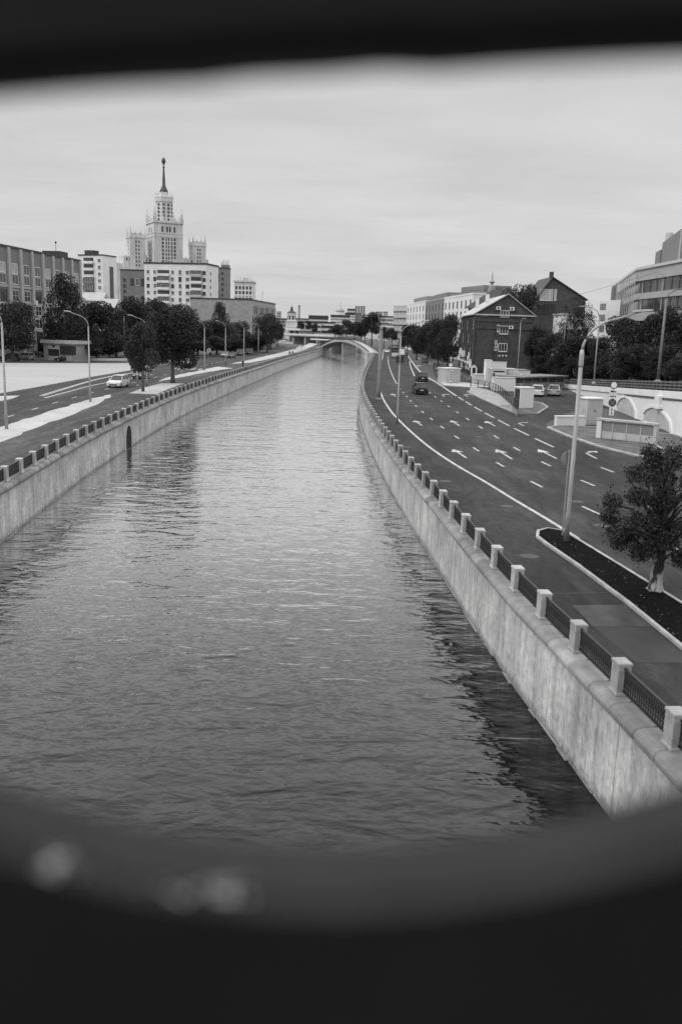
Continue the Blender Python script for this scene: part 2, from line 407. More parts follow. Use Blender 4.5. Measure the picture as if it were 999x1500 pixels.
# painted lines
mb = MB(); WL.strip(mb, WL.at_y(39), WL.len - 40, -.11, .11, .013)
mb.build('painted_line', M['paint'], road)
def dashes(line, a, b, first, period, ln, w, name):
    m_ = MB(); d = first
    while d < b:
        line.strip(m_, max(d, a), d + ln, -w / 2, w / 2, .0135); d += period
    m_.build(name, M['paint'], road)
LA = Line([(17.6, 21), (15.4, 34), (13.2, 45.7), (12.0, 53.2), (11.1, 61), (10.5, 69.4), (9.95, 77), (9.5, 85), (9.2, 93), (8.95, 101), (8.8, 109), (8.7, 120), (8.8, 140)])
LB = Line([(21, 27), (17.6, 43), (15.4, 54.5), (14.5, 62.5), (13.9, 70.5), (13.6, 78.3), (13.35, 86.6), (13.1, 97), (12.95, 108), (12.85, 120), (12.8, 137)])
LC = Line([(24, 36), (20.6, 49), (18.3, 60.5), (17.4, 71), (16.95, 79), (16.6, 87.5), (16.4, 95), (16.25, 103), (16.15, 115), (16.2, 130), (16.5, 151)])
dashes(LA, 0, LA.len, LA.at_y(45.7) - 1 - 7.9 * 3, 7.9, 2.1, .17, 'lane_dashes')
dashes(LB, 0, LB.len - 3, LB.at_y(54.5) - 1 - 7.9 * 3, 7.9, 2.1, .17, 'lane_dashes')
dashes(LC, 0, LC.at_y(61), LC.at_y(60.4) - 1 - 7.9 * 2, 7.9, 2.1, .17, 'lane_dashes')
dashes(LC, LC.at_y(72), LC.at_y(127.5), LC.at_y(72.2), 8.05, 5.8, .22, 'lane_dashes')
mb = MB(); LC.strip(mb, LC.at_y(128.6), LC.len, -.16, .16, .0135); mb.build('painted_line', M['paint'], road)
LR = Line([(16.5, 151), (16.6, 162), (16.6, 180), (17.3, 210), (19.5, 260), (23, 330), (28, 414)])
mb = MB(); LR.strip(mb, 1, LR.len, -.2, .2, .0135); mb.build('painted_line', M['paint'], road)
LZ = Line([tuple(at(607, 551).xy), tuple(at(601, 536).xy), tuple(at(600, 529).xy)])
mb = MB(); LZ.strip(mb, 0, LZ.len, -.13, .13, .0137); mb.build('painted_line', M['paint'], road)
LS = Line([(8.8, 140), (9.2, 165), (10.2, 200), (12, 250), (15, 320)])
mb = MB(); LS.strip(mb, 14, LS.len, -.09, .09, .0137); mb.build('painted_line', M['paint'], road)
for a, b in (((638, 539), (654, 546)), ((622, 530), (634, 534)), ((611, 524), (618, 527))):
    q = Line([tuple(at(*a).xy), tuple(at(*b).xy)]); mb = MB(); q.strip(mb, 0, q.len, -.18, .18, .0137); mb.build('painted_line', M['paint'], road)
def arrow(tip, tail, bent=0):
    A, B = at(*tip), at(*tail); u = (A - B); ln = u.length; u.normalize(); n = Vector((u.y, -u.x, 0))
    m_ = MB(); P_ = lambda a, b: (B.x + u.x * a + n.x * b, B.y + u.y * a + n.y * b, .0145)
    h = ln * .36
    m_.add([P_(0, -.085), P_(0, .085), P_(ln - h, .085), P_(ln - h, -.085)], [(0, 1, 2, 3)])
    if bent:
        m_.add([P_(ln - h, -.085), P_(ln - h, .085), P_(ln - h + .9, .75), P_(ln - h + .6, 1.1), P_(ln - .1, 1.25), P_(ln - .5, .35), P_(ln - .9, .45)], [(0, 1, 2, 6), (2, 3, 4), (2, 4, 5, 6)])
    else:
        m_.add([P_(ln - h, -.5), P_(ln - h, .5), P_(ln, 0)], [(0, 1, 2)])
    m_.build('lane_arrow', M['paint'], road)
for t, l in (((663, 658), (683, 671)), ((726, 658), (749.6, 672.5)), ((787, 658), (815, 672)), ((607, 616), (617.7, 623.5)), ((660.7, 616), (673, 624)), ((711, 617), (725, 624.5)), ((574, 577), (579.5, 581))): arrow(t, l)
for t, l in (((850, 660), (873.5, 672)), ((755, 618), (767, 624)), ((645, 577), (651, 581)), ((677, 577), (685, 581)), ((609, 535), (613, 538)), ((637, 545), (648, 549))): arrow(t, l, 1)
# patches on the right pavement
mb = MB(); mb.sheet([tuple(at(x, y).xy) for x, y in ((838, 887), (918, 886), (958, 918), (868, 918))], .0085); mb.build('asphalt_patch', M['patch2'], pave)
mb = MB(); mb.sheet([tuple(at(x, y).xy) for x, y in ((869, 918.3), (958.5, 918.3), (1001, 950), (1001, 971), (932, 971))], .0085); mb.build('asphalt_patch', M['patch'], pave)

for x, y, r in ((652, 705, .33), (742, 742, .33), (596, 655, .33), (700, 640, .3), (845, 735, .33), (566, 598, .3), (668, 603, .33), (775, 815, .36), (548, 600, .3), (880, 770, .33)):
    q = at(x, y); mb = MB(); mb.lathe([(r * 1.18, .0095), (r * 1.18, .0125)], 18, 0, None, (q.x, q.y)); mb.lathe([(r, .0126), (r, .0145)], 18, 1, None, (q.x, q.y)); mb.build('manhole_cover', [M['patch3'], M['iron']], road)
for k in range(5):
    y = 30 + k * 11.5; q0 = BR.off(BR.at_y(y), .8); q1 = WL.off(WL.at_y(y + .8), -.3); ln = Line([tuple(q0), tuple(q1)]); mb = MB(); ln.strip(mb, 0, ln.len, -.02, .02, .0088); mb.build('asphalt_joint', M['patch'], pave)
def raised(poly, h, mat, kerbmat, name, parent=None, kw=.16, z0=0.0, closed=True):
    m_ = MB(); m_.prism(poly, z0, h); o = m_.build(name, mat, parent)
    if parent is None: o['kind'] = 'structure'
    if kerbmat:
        n = len(poly); a = sum(poly[i][0] * poly[(i + 1) % n][1] - poly[(i + 1) % n][0] * poly[i][1] for i in range(n))
        P = poly if a > 0 else poly[::-1]
        P = [Vector(p) for p in P]; outp = []
        for i in range(n):
            t = (P[(i + 1) % n] - P[i - 1]).normalized(); outp.append(P[i] + Vector((t.y, -t.x)) * kw)
        m_ = MB(); vs = []
        for i in range(n): vs += [(P[i].x, P[i].y, z0), (outp[i].x, outp[i].y, z0), (outp[i].x, outp[i].y, h + .012), (P[i].x, P[i].y, h + .012)]
        fs = []
        for i in range(n):
            k, q = 4 * i, 4 * ((i + 1) % n)
            for j in range(4): fs.append((k + j, k + (j + 1) % 4, q + (j + 1) % 4, q + j))
        m_.add(vs, fs); m_.build('kerb', kerbmat, o, fix=True)
    return o
# planting bed beside the near pavement
bo = [(8.98, 38.9), (9.25, 40.0), (9.8, 40.6), (10.35, 40.2), (11.1, 34.6), (11.9, 28.4), (13.0, 16), (12.2, 10)]
bi = [(10.95, 10), (10.75, 18), (10.3, 25), (10.05, 29.2), (9.55, 34.2), (9.1, 37.6)]
bed = raised([Vector(p) for p in bo + bi], .1, M['soil'], M['kerb'], 'flower_bed', kw=.14); bed['kind'] = 'structure'
mb = MB(); r_ = random.Random(3)
for k in range(1500):
    y = r_.uniform(20, 39); t = r_.random(); x0 = 9.1 + (39 - y) * .095; x1 = 10.4 + (40 - y) * .125
    x = x0 + (x1 - x0) * (t * t if r_.random() < .6 else t); s_ = r_.uniform(.012, .032); a = r_.uniform(0, 6.3)
    X = Matrix.Translation((x, y, .115)) @ Matrix.Rotation(a, 4, 'Z') @ Matrix.Rotation(r_.uniform(-.6, .6), 4, 'X')
    mb.add([(-s_, -s_ * .6, 0), (s_, -s_ * .5, .0), (s_ * .8, s_ * .6, .01), (-s_ * .7, s_ * .6, 0)], [(0, 1, 2, 3)], 0 if r_.random() < .07 + .45 * max(0, .35 - t) else 1, X)
o = mb.build('fallen_leaves', [M['litter'], M['soil']]); tag(o, 'scattered fallen leaves and clods on the dark planting bed', 'leaves', kind='stuff')

# islands on the right
isA = raised([Vector(p) for p in [(20.4, 87.2), (20.7, 80), (21.5, 73.3), (23, 67.8), (26, 65), (33, 58), (31.2, 76), (31.4, 84), (27.5, 88), (22, 89.5)]], .12, M['grass'], M['kerb'], 'traffic_island', kw=.35)
isB = raised([Vector(p) for p in [(19.2, 138), (19.3, 125), (19.6, 112), (20.0, 102), (22.4, 103), (25.7, 112.6), (26.3, 119), (24, 128), (21.5, 137), (20.4, 141)]], .12, M['grass'], M['kerb'], 'traffic_island', kw=.25)
isC = raised([Vector(p) for p in [(17.1, 152), (21.6, 149), (25, 151), (24, 160), (20, 164), (17.2, 162)]], .12, M['conc'], M['kerb'], 'traffic_island', kw=.25)
# paved bank on island B
mb = MB()
top = [at(x, y, .75) for x, y in ((689, 566), (712, 570), (730, 577), (748, 592.5), (757, 601))]
bot = [(19.25, 137.5), (19.35, 124), (19.6, 112.5), (19.85, 105), (20.05, 102.4)]
for i in range(4):
    mb.add([(bot[i][0], bot[i][1], .125), (bot[i + 1][0], bot[i + 1][1], .125), tuple(top[i + 1]), tuple(top[i])], [(0, 1, 2, 3), (3, 2, 1, 0)][:1])
    mb.add([(top[i].x + .05, top[i].y, .1), (top[i + 1].x + .05, top[i + 1].y, .1), tuple(top[i + 1]), tuple(top[i])], [(3, 2, 1, 0)])
mb.build('paved_bank', M['bank'], isB, fix=False)

# left bank surfaces
WLK = [tuple(BL.off(d, -.3)) for d in BL.sample(BL.at_y(0), BL.at_y(415), 4)]
mb = MB(); mb.sheet(WLK + [(-30, 410), (-27, 320), (-27.5, 250), (-28, 170), (-29.3, 111), (-30, 80), (-29, 60), (-27, 0)], .004); lpave = struct('pavement', mb, M['walk_left'])
mb = MB(); mb.sheet([(-24, -10), (-28.8, 60), (-29.2, 85), (-29.8, 111), (-29.5, 140), (-28.5, 180), (-27.6, 250), (-27.2, 330), (-29, 440), (-36, 470), (-60, 480), (-44, 400), (-40, 300), (-40, 200), (-42, 150), (-42.2, 108), (-42, 60), (-40, -10)], .008)
lroad = struct('road', mb, M['road_left'])
def ragged(pts, step=1.6, amp=.12, seed=2):
    r = random.Random(seed); out = []
    for i, p in enumerate(pts):
        p, q = Vector(p), Vector(pts[(i + 1) % len(pts)]); n = max(1, int((q - p).length / step))
        for k in range(n): m = p.lerp(q, k / n); out.append((m.x + (r.gauss(0, amp) if k else 0), m.y + (r.gauss(0, amp) if k else 0)))
    return out
def lpoly(pts, h, mat, name, kerb=None, kw=.15):
    if name == 'gravel_strip' and kerb is None: pts = ragged([tuple(p) for p in pts])
    return raised([Vector(p) for p in pts], h, mat, kerb, name, kw=kw)
lpoly([(-26.2, 40), (-28.3, 60), (-28.9, 73.7), (-29.2, 85), (-29.5, 95), (-29.9, 105), (-29.4, 111.5), (-28.4, 108), (-27.7, 101), (-27.1, 96), (-26.8, 90), (-26.3, 84), (-26.15, 77), (-25.9, 71), (-25.3, 64.6), (-24.3, 52), (-23.3, 40)], .07, M['pale'], 'gravel_strip')
lpoly([tuple(at(x, y).xy) for x, y in ((228, 560), (252, 551.5), (285, 545), (319, 537.5), (341, 539.8), (300, 546), (262, 553.5))], .07, M['pale'], 'gravel_strip')
lpoly([tuple(at(x, y).xy) for x, y in ((336, 533.3), (365, 528), (395, 520.5), (420, 514.5), (434, 510), (441, 506), (440, 509.5), (455, 502), (466, 504.5), (459, 507), (447, 512.5), (420, 520), (395, 526), (368, 531.5))], .07, M['pale'], 'gravel_strip')
lpoly([tuple(at(x, y).xy) for x, y in ((191, 577), (212, 569), (237, 562.5), (269, 562.5), (248, 570), (229, 578.5))], .1, M['pale'], 'tree_pit', M['kerb'], .12)
lpoly([(-41.5, 60), (-38.6, 87), (-38.0, 100.5), (-38.8, 105.5), (-42, 103), (-45, 96), (-47, 60)], .08, M['pale'], 'gravel_strip', M['kerb'])
lpoly([(-44, 40), (-42.3, 108), (-42, 118), (-42, 146), (-41.4, 171), (-40.5, 190), (-48, 200), (-70, 184), (-110, 168), (-110, 60)], .06, M['square'], 'paved_square', M['kerb'], .3)
SQ = Line([(-108, 129), (-71, 147.5), (-42.6, 166)]); mb = MB(); SQ.strip(mb, 0, SQ.len, -.3, .3, .066); struct('paved_seam', mb, M['concd'])
LL = Line([(-29.8, 60), (-31.2, 76), (-31.5, 83.2), (-31.8, 90.5), (-32.2, 98.4), (-32.35, 106), (-32.5, 121), (-32.3, 150), (-31.8, 200), (-31.5, 300)])
mb = MB(); d = LL.at_y(83.2) - 1 - 7.6 * 3
while d < LL.at_y(280): LL.strip(mb, max(0, d), d + 2.2, -.09, .09, .0135); d += 7.6
mb.build('lane_dashes', M['paint'], lroad)
LE = Line([tuple(at(x, y).xy) for x, y in ((66, 583), (100, 574), (130, 566), (154, 561), (192, 554), (225, 548.6))]); mb = MB(); LE.strip(mb, 0, LE.len, -.15, .15, .0135); mb.build('painted_line', M['paint'], lroad)
LK = Line([tuple(at(x, y).xy) for x, y in ((62, 581), (99, 569.5), (132, 559.5), (160, 553), (192, 547.5), (225, 542))]); mb = MB(); LK.bar(mb, 0, LK.len, -.3, .3, .0, .13); mb.build('kerb', M['kerb'], lroad)
for k in range(7):                        # zebra across the left road
    a = at(312 - k * 9.5, 541.5 - k * .25); mb = MB(); X = Matrix.Translation((a.x, a.y, 0)); mb.add([(-.25, -2.6, .0137), (.25, -2.6, .0137), (.25, 2.6, .0137), (-.25, 2.6, .0137)], [(0, 1, 2, 3)], 0, X); mb.build('crossing_bar', M['paint'], lroad)

# ------------------------------------------------------------------ embankments
def bank(line, sgn, name, label, wallmat, y0, y1, joint, niche=None):
    root = thing(name, label, 'embankment wall', (line.off(line.at_y(60), 0).x, 60, 0))
    inv = Vector(root.location)
    a, b = line.at_y(y0), line.len - 2
    # face with UV = metres
    ss = line.sample(a, line.at_y(y1), 1.0) + line.sample(line.at_y(y1) + 3, b, 5)
    rows = [(.0, WATER - 1.2), (.0, WATER), (.0, -2.2), (.0, -1.1), (.0, -.22)]
    m_ = MB(); m_.uv = []
    for d in ss:
        for o, z in rows:
            q = line.off(d, sgn * o); m_.v.append((q.x - inv.x, q.y - inv.y, z)); m_.uv.append((d, z))
    n = len(rows)
    for i in range(len(ss) - 1):
        for j in range(n - 1):
            m_.f.append((i * n + j, i * n + j + 1, (i + 1) * n + j + 1, (i + 1) * n + j)); m_.mi.append(0)
    m_.build('facing', wallmat, root)
    # rounded coping of separate blocks
    prof = [(-.02, -.42), (.10, -.41), (.20, -.36), (.265, -.27), (.27, -.17), (.22, -.085), (.13, -.03), (.0, .0), (-.75, .012), (-.75, -.05)]
    near = line.at_y(150); m_ = MB(); n = len(prof); rr = random.Random(8)
    def ring(d, k):
        v = []
        for o, z in prof:
            q = line.off(d, sgn * -(o * k if o > 0 else o)); v.append((q.x - inv.x, q.y - inv.y, -.18 + (z + .18) * k if -.4 < z < .005 else z))
        return v
    d = a
    while d < near:
        jl = joint * rr.uniform(.7, 1.25); g = rr.uniform(.97, 1.03)
        vs = []
        for e, k in ((.004, .80), (.05, .99 * g), (jl - .05, g), (jl - .004, .80)): vs += ring(d + e, k)
        m_.add(vs, [(i * n + j, i * n + j + 1, (i + 1) * n + j + 1, (i + 1) * n + j) for i in range(3) for j in range(n - 1)]); d += jl
    ss = line.sample(d, line.at_y(430), 3); vs = []
    for d in ss: vs += ring(d, 1)
    m_.add(vs, [(i * n + j, i * n + j + 1, (i + 1) * n + j + 1, (i + 1) * n + j) for i in range(len(ss) - 1) for j in range(n - 1)]); m_.build('coping', M['coping'], root, fix=True)
    # broken ledge at the waterline
    r = random.Random(5); m_ = MB()
    d = a
    while d < line.at_y(150):
        l = r.uniform(.5, 2.2); w = r.uniform(.03, .12)
        if r.random() < .93:
            q = [line.off(d, -sgn * -.0), line.off(d, -sgn * w), line.off(d + l - .03, -sgn * w * r.uniform(.6, 1.1)), line.off(d + l - .03, 0)]
            zt = WATER + r.uniform(.01, .04)
            m_.add([(p.x - inv.x, p.y - inv.y, WATER - .3) for p in q] + [(p.x - inv.x, p.y - inv.y, zt) for p in q], [(4, 5, 6, 7), (0, 1, 5, 4), (1, 2, 6, 5), (2, 3, 7, 6)])
        d += l
    m_.build('waterline_ledge', M['coping'], root, fix=True)
    return root
rb = bank(BR, 1, 'embankment_wall', 'streaked concrete river wall with rounded coping along the right bank, below the road', M['wall_r'], 2, 400, 1.55)
lb = bank(BL, -1, 'embankment_wall', 'streaked concrete river wall along the left bank, with an arched drain outlet', M['wall_l'], 15, 425, 1.55)
# drain outlet in the left wall: pointed dark niche with a stone surround
d0 = BL.at_y(at(190, 657, WATER).y)
p0, t0 = BL.pos(d0)
prof = [(-1.3, WATER - .3), (1.3, WATER - .3), (1.3, -1.75), (1.05, -1.25), (.6, -.95), (0, -.82), (-.6, -.95), (-1.05, -1.25), (-1.3, -1.75)]
nr = Vector((t0.y, -t0.x)); lx = Vector((t0.x, t0.y))
def LW(x, y, z): return (p0.x + lx.x * x + nr.x * y - lb.location.x, p0.y + lx.y * x + nr.y * y - lb.location.y, z)
mb = MB(); mb.add([LW(x, .02, z) for x, z in prof], [tuple(range(9)), tuple(range(8, -1, -1))]); mb.build('drain_outlet', M['iron'], lb)
mb = MB()
outer = [(x * 1.28, WATER - .3 if z < WATER else z + .1) for x, z in prof]
vs = [LW(x, .0, z) for x, z in prof[1:] + prof[:1]] + [LW(x, .07, z) for x, z in prof[1:] + prof[:1]] + [LW(x, .07, z) for x, z in outer[1:] + outer[:1]] + [LW(x, -.0, z) for x, z in outer[1:] + outer[:1]]
fs = []
for i in range(8):
    for j in range(3): fs.append((j * 9 + i, j * 9 + i + 1, (j + 1) * 9 + i + 1, (j + 1) * 9 + i))
mb.add(vs, fs); mb.build('outlet_surround', M['conc'], lb, fix=True)

# posts and cast iron panels
def post_mesh():
    m_ = MB(); m_.bbox(-.25, .25, -.20, .20, 0, .08, .02); m_.box(-.22, .22, -.17, .17, .081, .80); m_.bbox(-.24, .24, -.19, .19, .801, .875, .02)
    return m_.mesh('post', [M['granite']])
def panel_mesh(near, L_=2.58):
    m_ = MB(); h = L_ / 2
    m_.box(-h, h, -.035, .035, .71, .755); m_.box(-h, h, -.025, .025, .10, .14)
    if near:
        m_.box(-h, h, -.02, .02, .62, .645); m_.box(-h, h, -.02, .02, .30, .325)
        n = 20
        for k in range(n + 1):
            x = -h + .03 + (L_ - .06) * k / n; m_.box(x - .014, x + .014, -.013, .013, .14, .71)
        w = (L_ - .06) / n
        for k in range(n):
            cx = -h + .03 + w * (k + .5)
            for cz, rx, rz_ in ((.22, w * .36, .07), (.675, w * .33, .028), (.42, w * .3, .06), (.53, w * .34, .055)):
                ring = []
                for a in range(10):
                    t = a * math.pi / 5; ring.append((cx + rx * math.cos(t), 0, cz + rz_ * math.sin(t)))
                m_.tube(ring + ring[:1], .014, 4, cap=False)
            m_.tube([(cx - w / 2, 0, .34), (cx, 0, .48), (cx + w / 2, 0, .61)], .011, 4); m_.tube([(cx + w / 2, 0, .34), (cx, 0, .48), (cx - w / 2, 0, .61)], .011, 4)
    else:
        n = 20
        for k in range(n + 1):
            x = -h + .03 + (L_ - .06) * k / n; m_.box(x - .035, x + .035, -.015, .015, .14, .71)
        m_.box(-h, h, -.012, .012, .3, .42); m_.box(-h, h, -.012, .012, .5, .68)
    return m_.mesh('panel', [M['iron']])
PM, PN, PF = post_mesh(), panel_mesh(True), panel_mesh(False)
def railing(line, sgn, y_first, y0, y1, label, nearlim):
    PER = 3.02
    root = thing('embankment_railing', label, 'railing', (line.off(line.at_y(y_first), 0).x, y_first, 0))
    d = line.at_y(y_first)
    while d - PER > line.at_y(y0): d -= PER
    items = []
    while d < line.at_y(y1): items.append(d); d += PER
    rest_p, rest_r = MB(), MB()
    def place(me, dd, name, mid, k):
        p, t = line.pos(dd); o_ = sgn * .24; q = line.off(dd, o_)
        X = Matrix.Translation((q.x - root.location.x, q.y - root.location.y, .012)) @ Matrix.Rotation(math.atan2(t.y, t.x), 4, 'Z')
        if k < 100:
            ob = link(name, me, root); ob.matrix_local = X
        else:
            b_ = rest_p if name == 'post' else rest_r
            b_.add([v.co for v in me.vertices], [tuple(f.vertices) for f in me.polygons], 0, X)
    for k, dd in enumerate(items):
        place(PM, dd, 'post', 0, k)
        place(PN if line.pos(dd)[0].y < nearlim else PF, dd + PER / 2, 'railing_panel', 1, k)
    if rest_p.v:
        o = rest_p.build('post', M['granite'], root); o['kind'] = 'stuff'
        o = rest_r.build('railing_panel', M['iron'], root); o['kind'] = 'stuff'
railing(BR, 1, 21.4, 8, 346, 'granite posts with black cast iron panels edging the right bank pavement', 70)
railing(BL, -1, 52, 40, 418, 'granite posts with black cast iron panels edging the left bank pavement', 0)

# ------------------------------------------------------------------ lamps and poles
def lamp(base, top, arm_dir, arm, label, r0=.11, r1=.07, rise=1.5, mat='pole', curve=True, head=True, group='street lamps along the embankments', collar=None):
    """pole up to (top - rise), arm curving out to the lamp head"""
    root = thing('street_lamp', label, 'street lamp', base, 0, group)
    hp = top - base.z - rise; m_ = MB()
    m_.tube([(0, 0, 0), (0, 0, 1.3), (0, 0, 1.4), (0, 0, hp)], [r0 * 1.25, r0 * 1.25, r0, r1], 12)
    m_.build('pole', M[mat], root, smooth=True)
    a = Vector((arm_dir[0], arm_dir[1], 0)).normalized(); pts = []
    for k in range(9):
        t = k / 8; ang = t * math.pi * .42
        pts.append(Vector((0, 0, hp)) + a * (arm * .55 * (1 - math.cos(ang)) / (1 - math.cos(math.pi * .42))) + Vector((0, 0, rise * .8 * math.sin(ang) / math.sin(math.pi * .42))))
    e = pts[-1] + a * arm * .4 + Vector((0, 0, rise * .2)); pts.append(e)
    m_ = MB(); m_.tube(pts, [r1 * .8, r1 * .72] + [r1 * .6] * 7 + [r1 * .45], 8); m_.build('arm', M[mat], root, smooth=True)
    m_ = MB(); h = e - a * .35; up = Vector((0, 0, .05)); n = Vector((-a.y, a.x, 0))
    vs = []
    for s_, w, t in ((0, .045, .045), (.2, .085, .06), (.7, .09, .05), (.95, .04, .03)):
        c = h + a * s_ * .9 + Vector((0, 0, s_ * .08)); vs += [c + n * w - up * .6, c - n * w - up * .6, c - n * w * .7 + Vector((0, 0, t)), c + n * w * .7 + Vector((0, 0, t))]
    fs = [(i * 4 + j, i * 4 + (j + 1) % 4, i * 4 + 4 + (j + 1) % 4, i * 4 + 4 + j) for i in range(3) for j in range(4)] + [(0, 1, 2, 3), (15, 14, 13, 12)]
    m_.add([tuple(v) for v in vs], fs); m_.build('lamp_head', M['steel'], root, fix=True)
    if collar:
        m_ = MB(); m_.lathe([(r1 * 1.02, hp - .7), (r1 * 1.25, hp - .6), (r1 * 1.25, hp - .12), (r1 * .85, hp + .05)], 10); m_.build('collar', M['steel'], root, smooth=True)
    return root
def base_at(px, py, z=0): return at(px, py, z)
lamp(at(828.5, 795), 10.1, (1, .05), 2.5, 'tall grey street lamp at the tip of the planting bed, arm over the road', .10, .085, 1.7, collar=1)
ll = lamp(at(581.5, 621), 10.0, (1, -.1), 2.3, 'thin street lamp with dark traffic light heads, at the pavement edge on the right bank', .085, .06, 1.4)
lamp(at(10.6, 629.5), 10.2, (-1, .1), 2.4, 'pale street lamp on the gravel strip at the left edge, nearest on the left bank', .11, .075)
lamp(at(133, 589.5), 10.0, (-1, .1), 2.4, 'pale street lamp on the gravel strip behind the white car, arm pointing left', .1, .07)
lamp(Vector((-28.5, 128, 0)), 10.0, (-1, .1), 2.3, 'street lamp half hidden by the small round tree on the left bank', .1, .07)
lamp(at(300, 543), 10.0, (-1, .1), 2.0, 'street lamp on the far gravel strip, just right of the large dark tree', .1, .07)
lamp(at(330.6, 535), 10.0, (-1, .1), 2.0, 'street lamp at the zebra crossing, in front of the waiting cars', .1, .07)
lamp(at(357.5, 530), 10.0, (-1, .1), 2.0, 'street lamp right above the pedestrian in black on the left bank', .1, .07)
lamp(at(378.5, 519), 9.9, (-1, .1), 2.0, 'street lamp left of the round dark tree on the far left bank', .1, .07)
lamp(at(394, 508), 9.9, (-1, .1), 3.0, 'farthest street lamp on the left bank, against the round dark tree', .1, .07)
# traffic lights and signs on the thin lamp
for sx in (-.24, .26):
    mb = MB(); mb.box(-.14, .14, -.12, .12, 5.95, 6.65)
    for k in range(3): mb.lathe([(.09, 0), (.1, .12)], 8, 0, Matrix.Translation((0, -.12, 6.07 + k * .22)) @ Matrix.Rotation(math.pi / 2, 4, 'X'))
    o = mb.build('traffic_light_head', M['signd'], ll); o.location.x = sx
mb = MB(); mb.box(.0, .42, -.03, .03, 6.75, 7.28, 0); mb.build('sign_plate', M['signw'], ll).location.y = -.11
# thick mast behind
b = at(554.5, 585); root = thing('lamp_mast', 'thick grey concrete mast with a short bent top between pavement and road', 'mast', b)
mb = MB(); mb.tube([(0, 0, 0), (0, 0, 1.2), (0, 0, 9.0)], [.30, .27, .22], 12); mb.build('mast', M['poled'], root, smooth=True)
mb = MB(); mb.tube([(0, 0, 9.0), (.03, 0, 9.5), (.2, .1, 9.9), (.55, .3, 10.0), (.9, .5, 9.9)], [.21, .17, .14, .1, .08], 10); mb.build('bent_top', M['pole'], root, smooth=True)
mb = MB(); mb.box(-.34, .34, -.34, .34, 0, .25); mb.build('footing', M['concd'], root)
# traffic sign seen from behind, beside the near lamp
b = at(823, 787); root = thing('road_sign', 'round sign seen from behind on a thin grey post beside the near lamp', 'road sign', b)
mb = MB(); mb.tube([(0, 0, 0), (0, 0, 4.0)], .04, 8); mb.build('post', M['pole'], root)
mb = MB(); mb.lathe([(.33, -.012), (.35, 0), (.33, .012)], 20, 0, Matrix.Translation((.02, .09, 3.6)) @ Matrix.Rotation(math.pi / 2, 4, 'X')); mb.build('sign_disc', M['signg'], root)
mb = MB(); mb.box(-.05, .05, .0, .08, 3.25, 3.95); mb.build('bracket', M['signd'], root)

def plain_pole(base, h, label, r=.11, mat='poled', arm=None, group='poles on the right bank'):
    root = thing('lamp_post', label, 'pole', base, 0, group)
    mb = MB(); mb.tube([(0, 0, 0), (0, 0, h)], [r, r * .65], 9); mb.build('pole', M[mat], root, smooth=True)
    mb = MB(); mb.lathe([(r * 2.2, 0), (r * 2.2, .12), (r * 1.2, .3)], 9); mb.build('footing', M['concd'], root)
    if arm:
        ax, az = arm; mb = MB(); mb.tube([(0, 0, h - .05), (ax * .15, 0, h + az * .55), (ax * .5, 0, h + az * .9), (ax, 0, h + az)], r * .45, 6); mb.build('arm', M[mat], root, smooth=True)
        mb = MB(); mb.box(ax - .35, ax + .35, -.1, .1, h + az - .06, h + az + .06); mb.build('lamp_head', M['steel'], root)
    return root
plain_pole(at(963, 560, 4.0), 9.5, 'leaning dark pole on top of the arched retaining wall, right', .2, 'poled', (2.0, 1.2))
plain_pole(at(869, 562, 3.0), 8.6, 'slim grey lamp post on the retaining wall with its arm to the left', .12, 'pole', (-2.3, 1.2))
plain_pole(at(822, 545, 2.0), 9.2, 'dark slim pole in front of the trees above the pavilion', .13, 'poled', (3, 1.0))
plain_pole(Vector((D(763, 466, 165).x, 165, 0)), 11.2, 'thin pole in front of the brick gable wall', .1, 'pole', (.5, .7))
lg = 'poles on the left bank'
plain_pole(at(92, 525), 10.4, 'thin pale pole beside the low kiosk', .1, 'pole', None, lg)
plain_pole(at(183.3, 524), 10.5, 'thin pale pole left of the small round tree', .1, 'pole', None, lg)
plain_pole(at(147, 528), 6.5, 'short thin pole at the back of the pale square', .08, 'pole', None, lg)
plain_pole(at(255, 553), 3.6, 'short post under the large dark tree', .06, 'pole', None, lg)
plain_pole(at(202, 566), 2.6, 'white short post beside the small round tree trunk', .1, 'steel', None, lg)
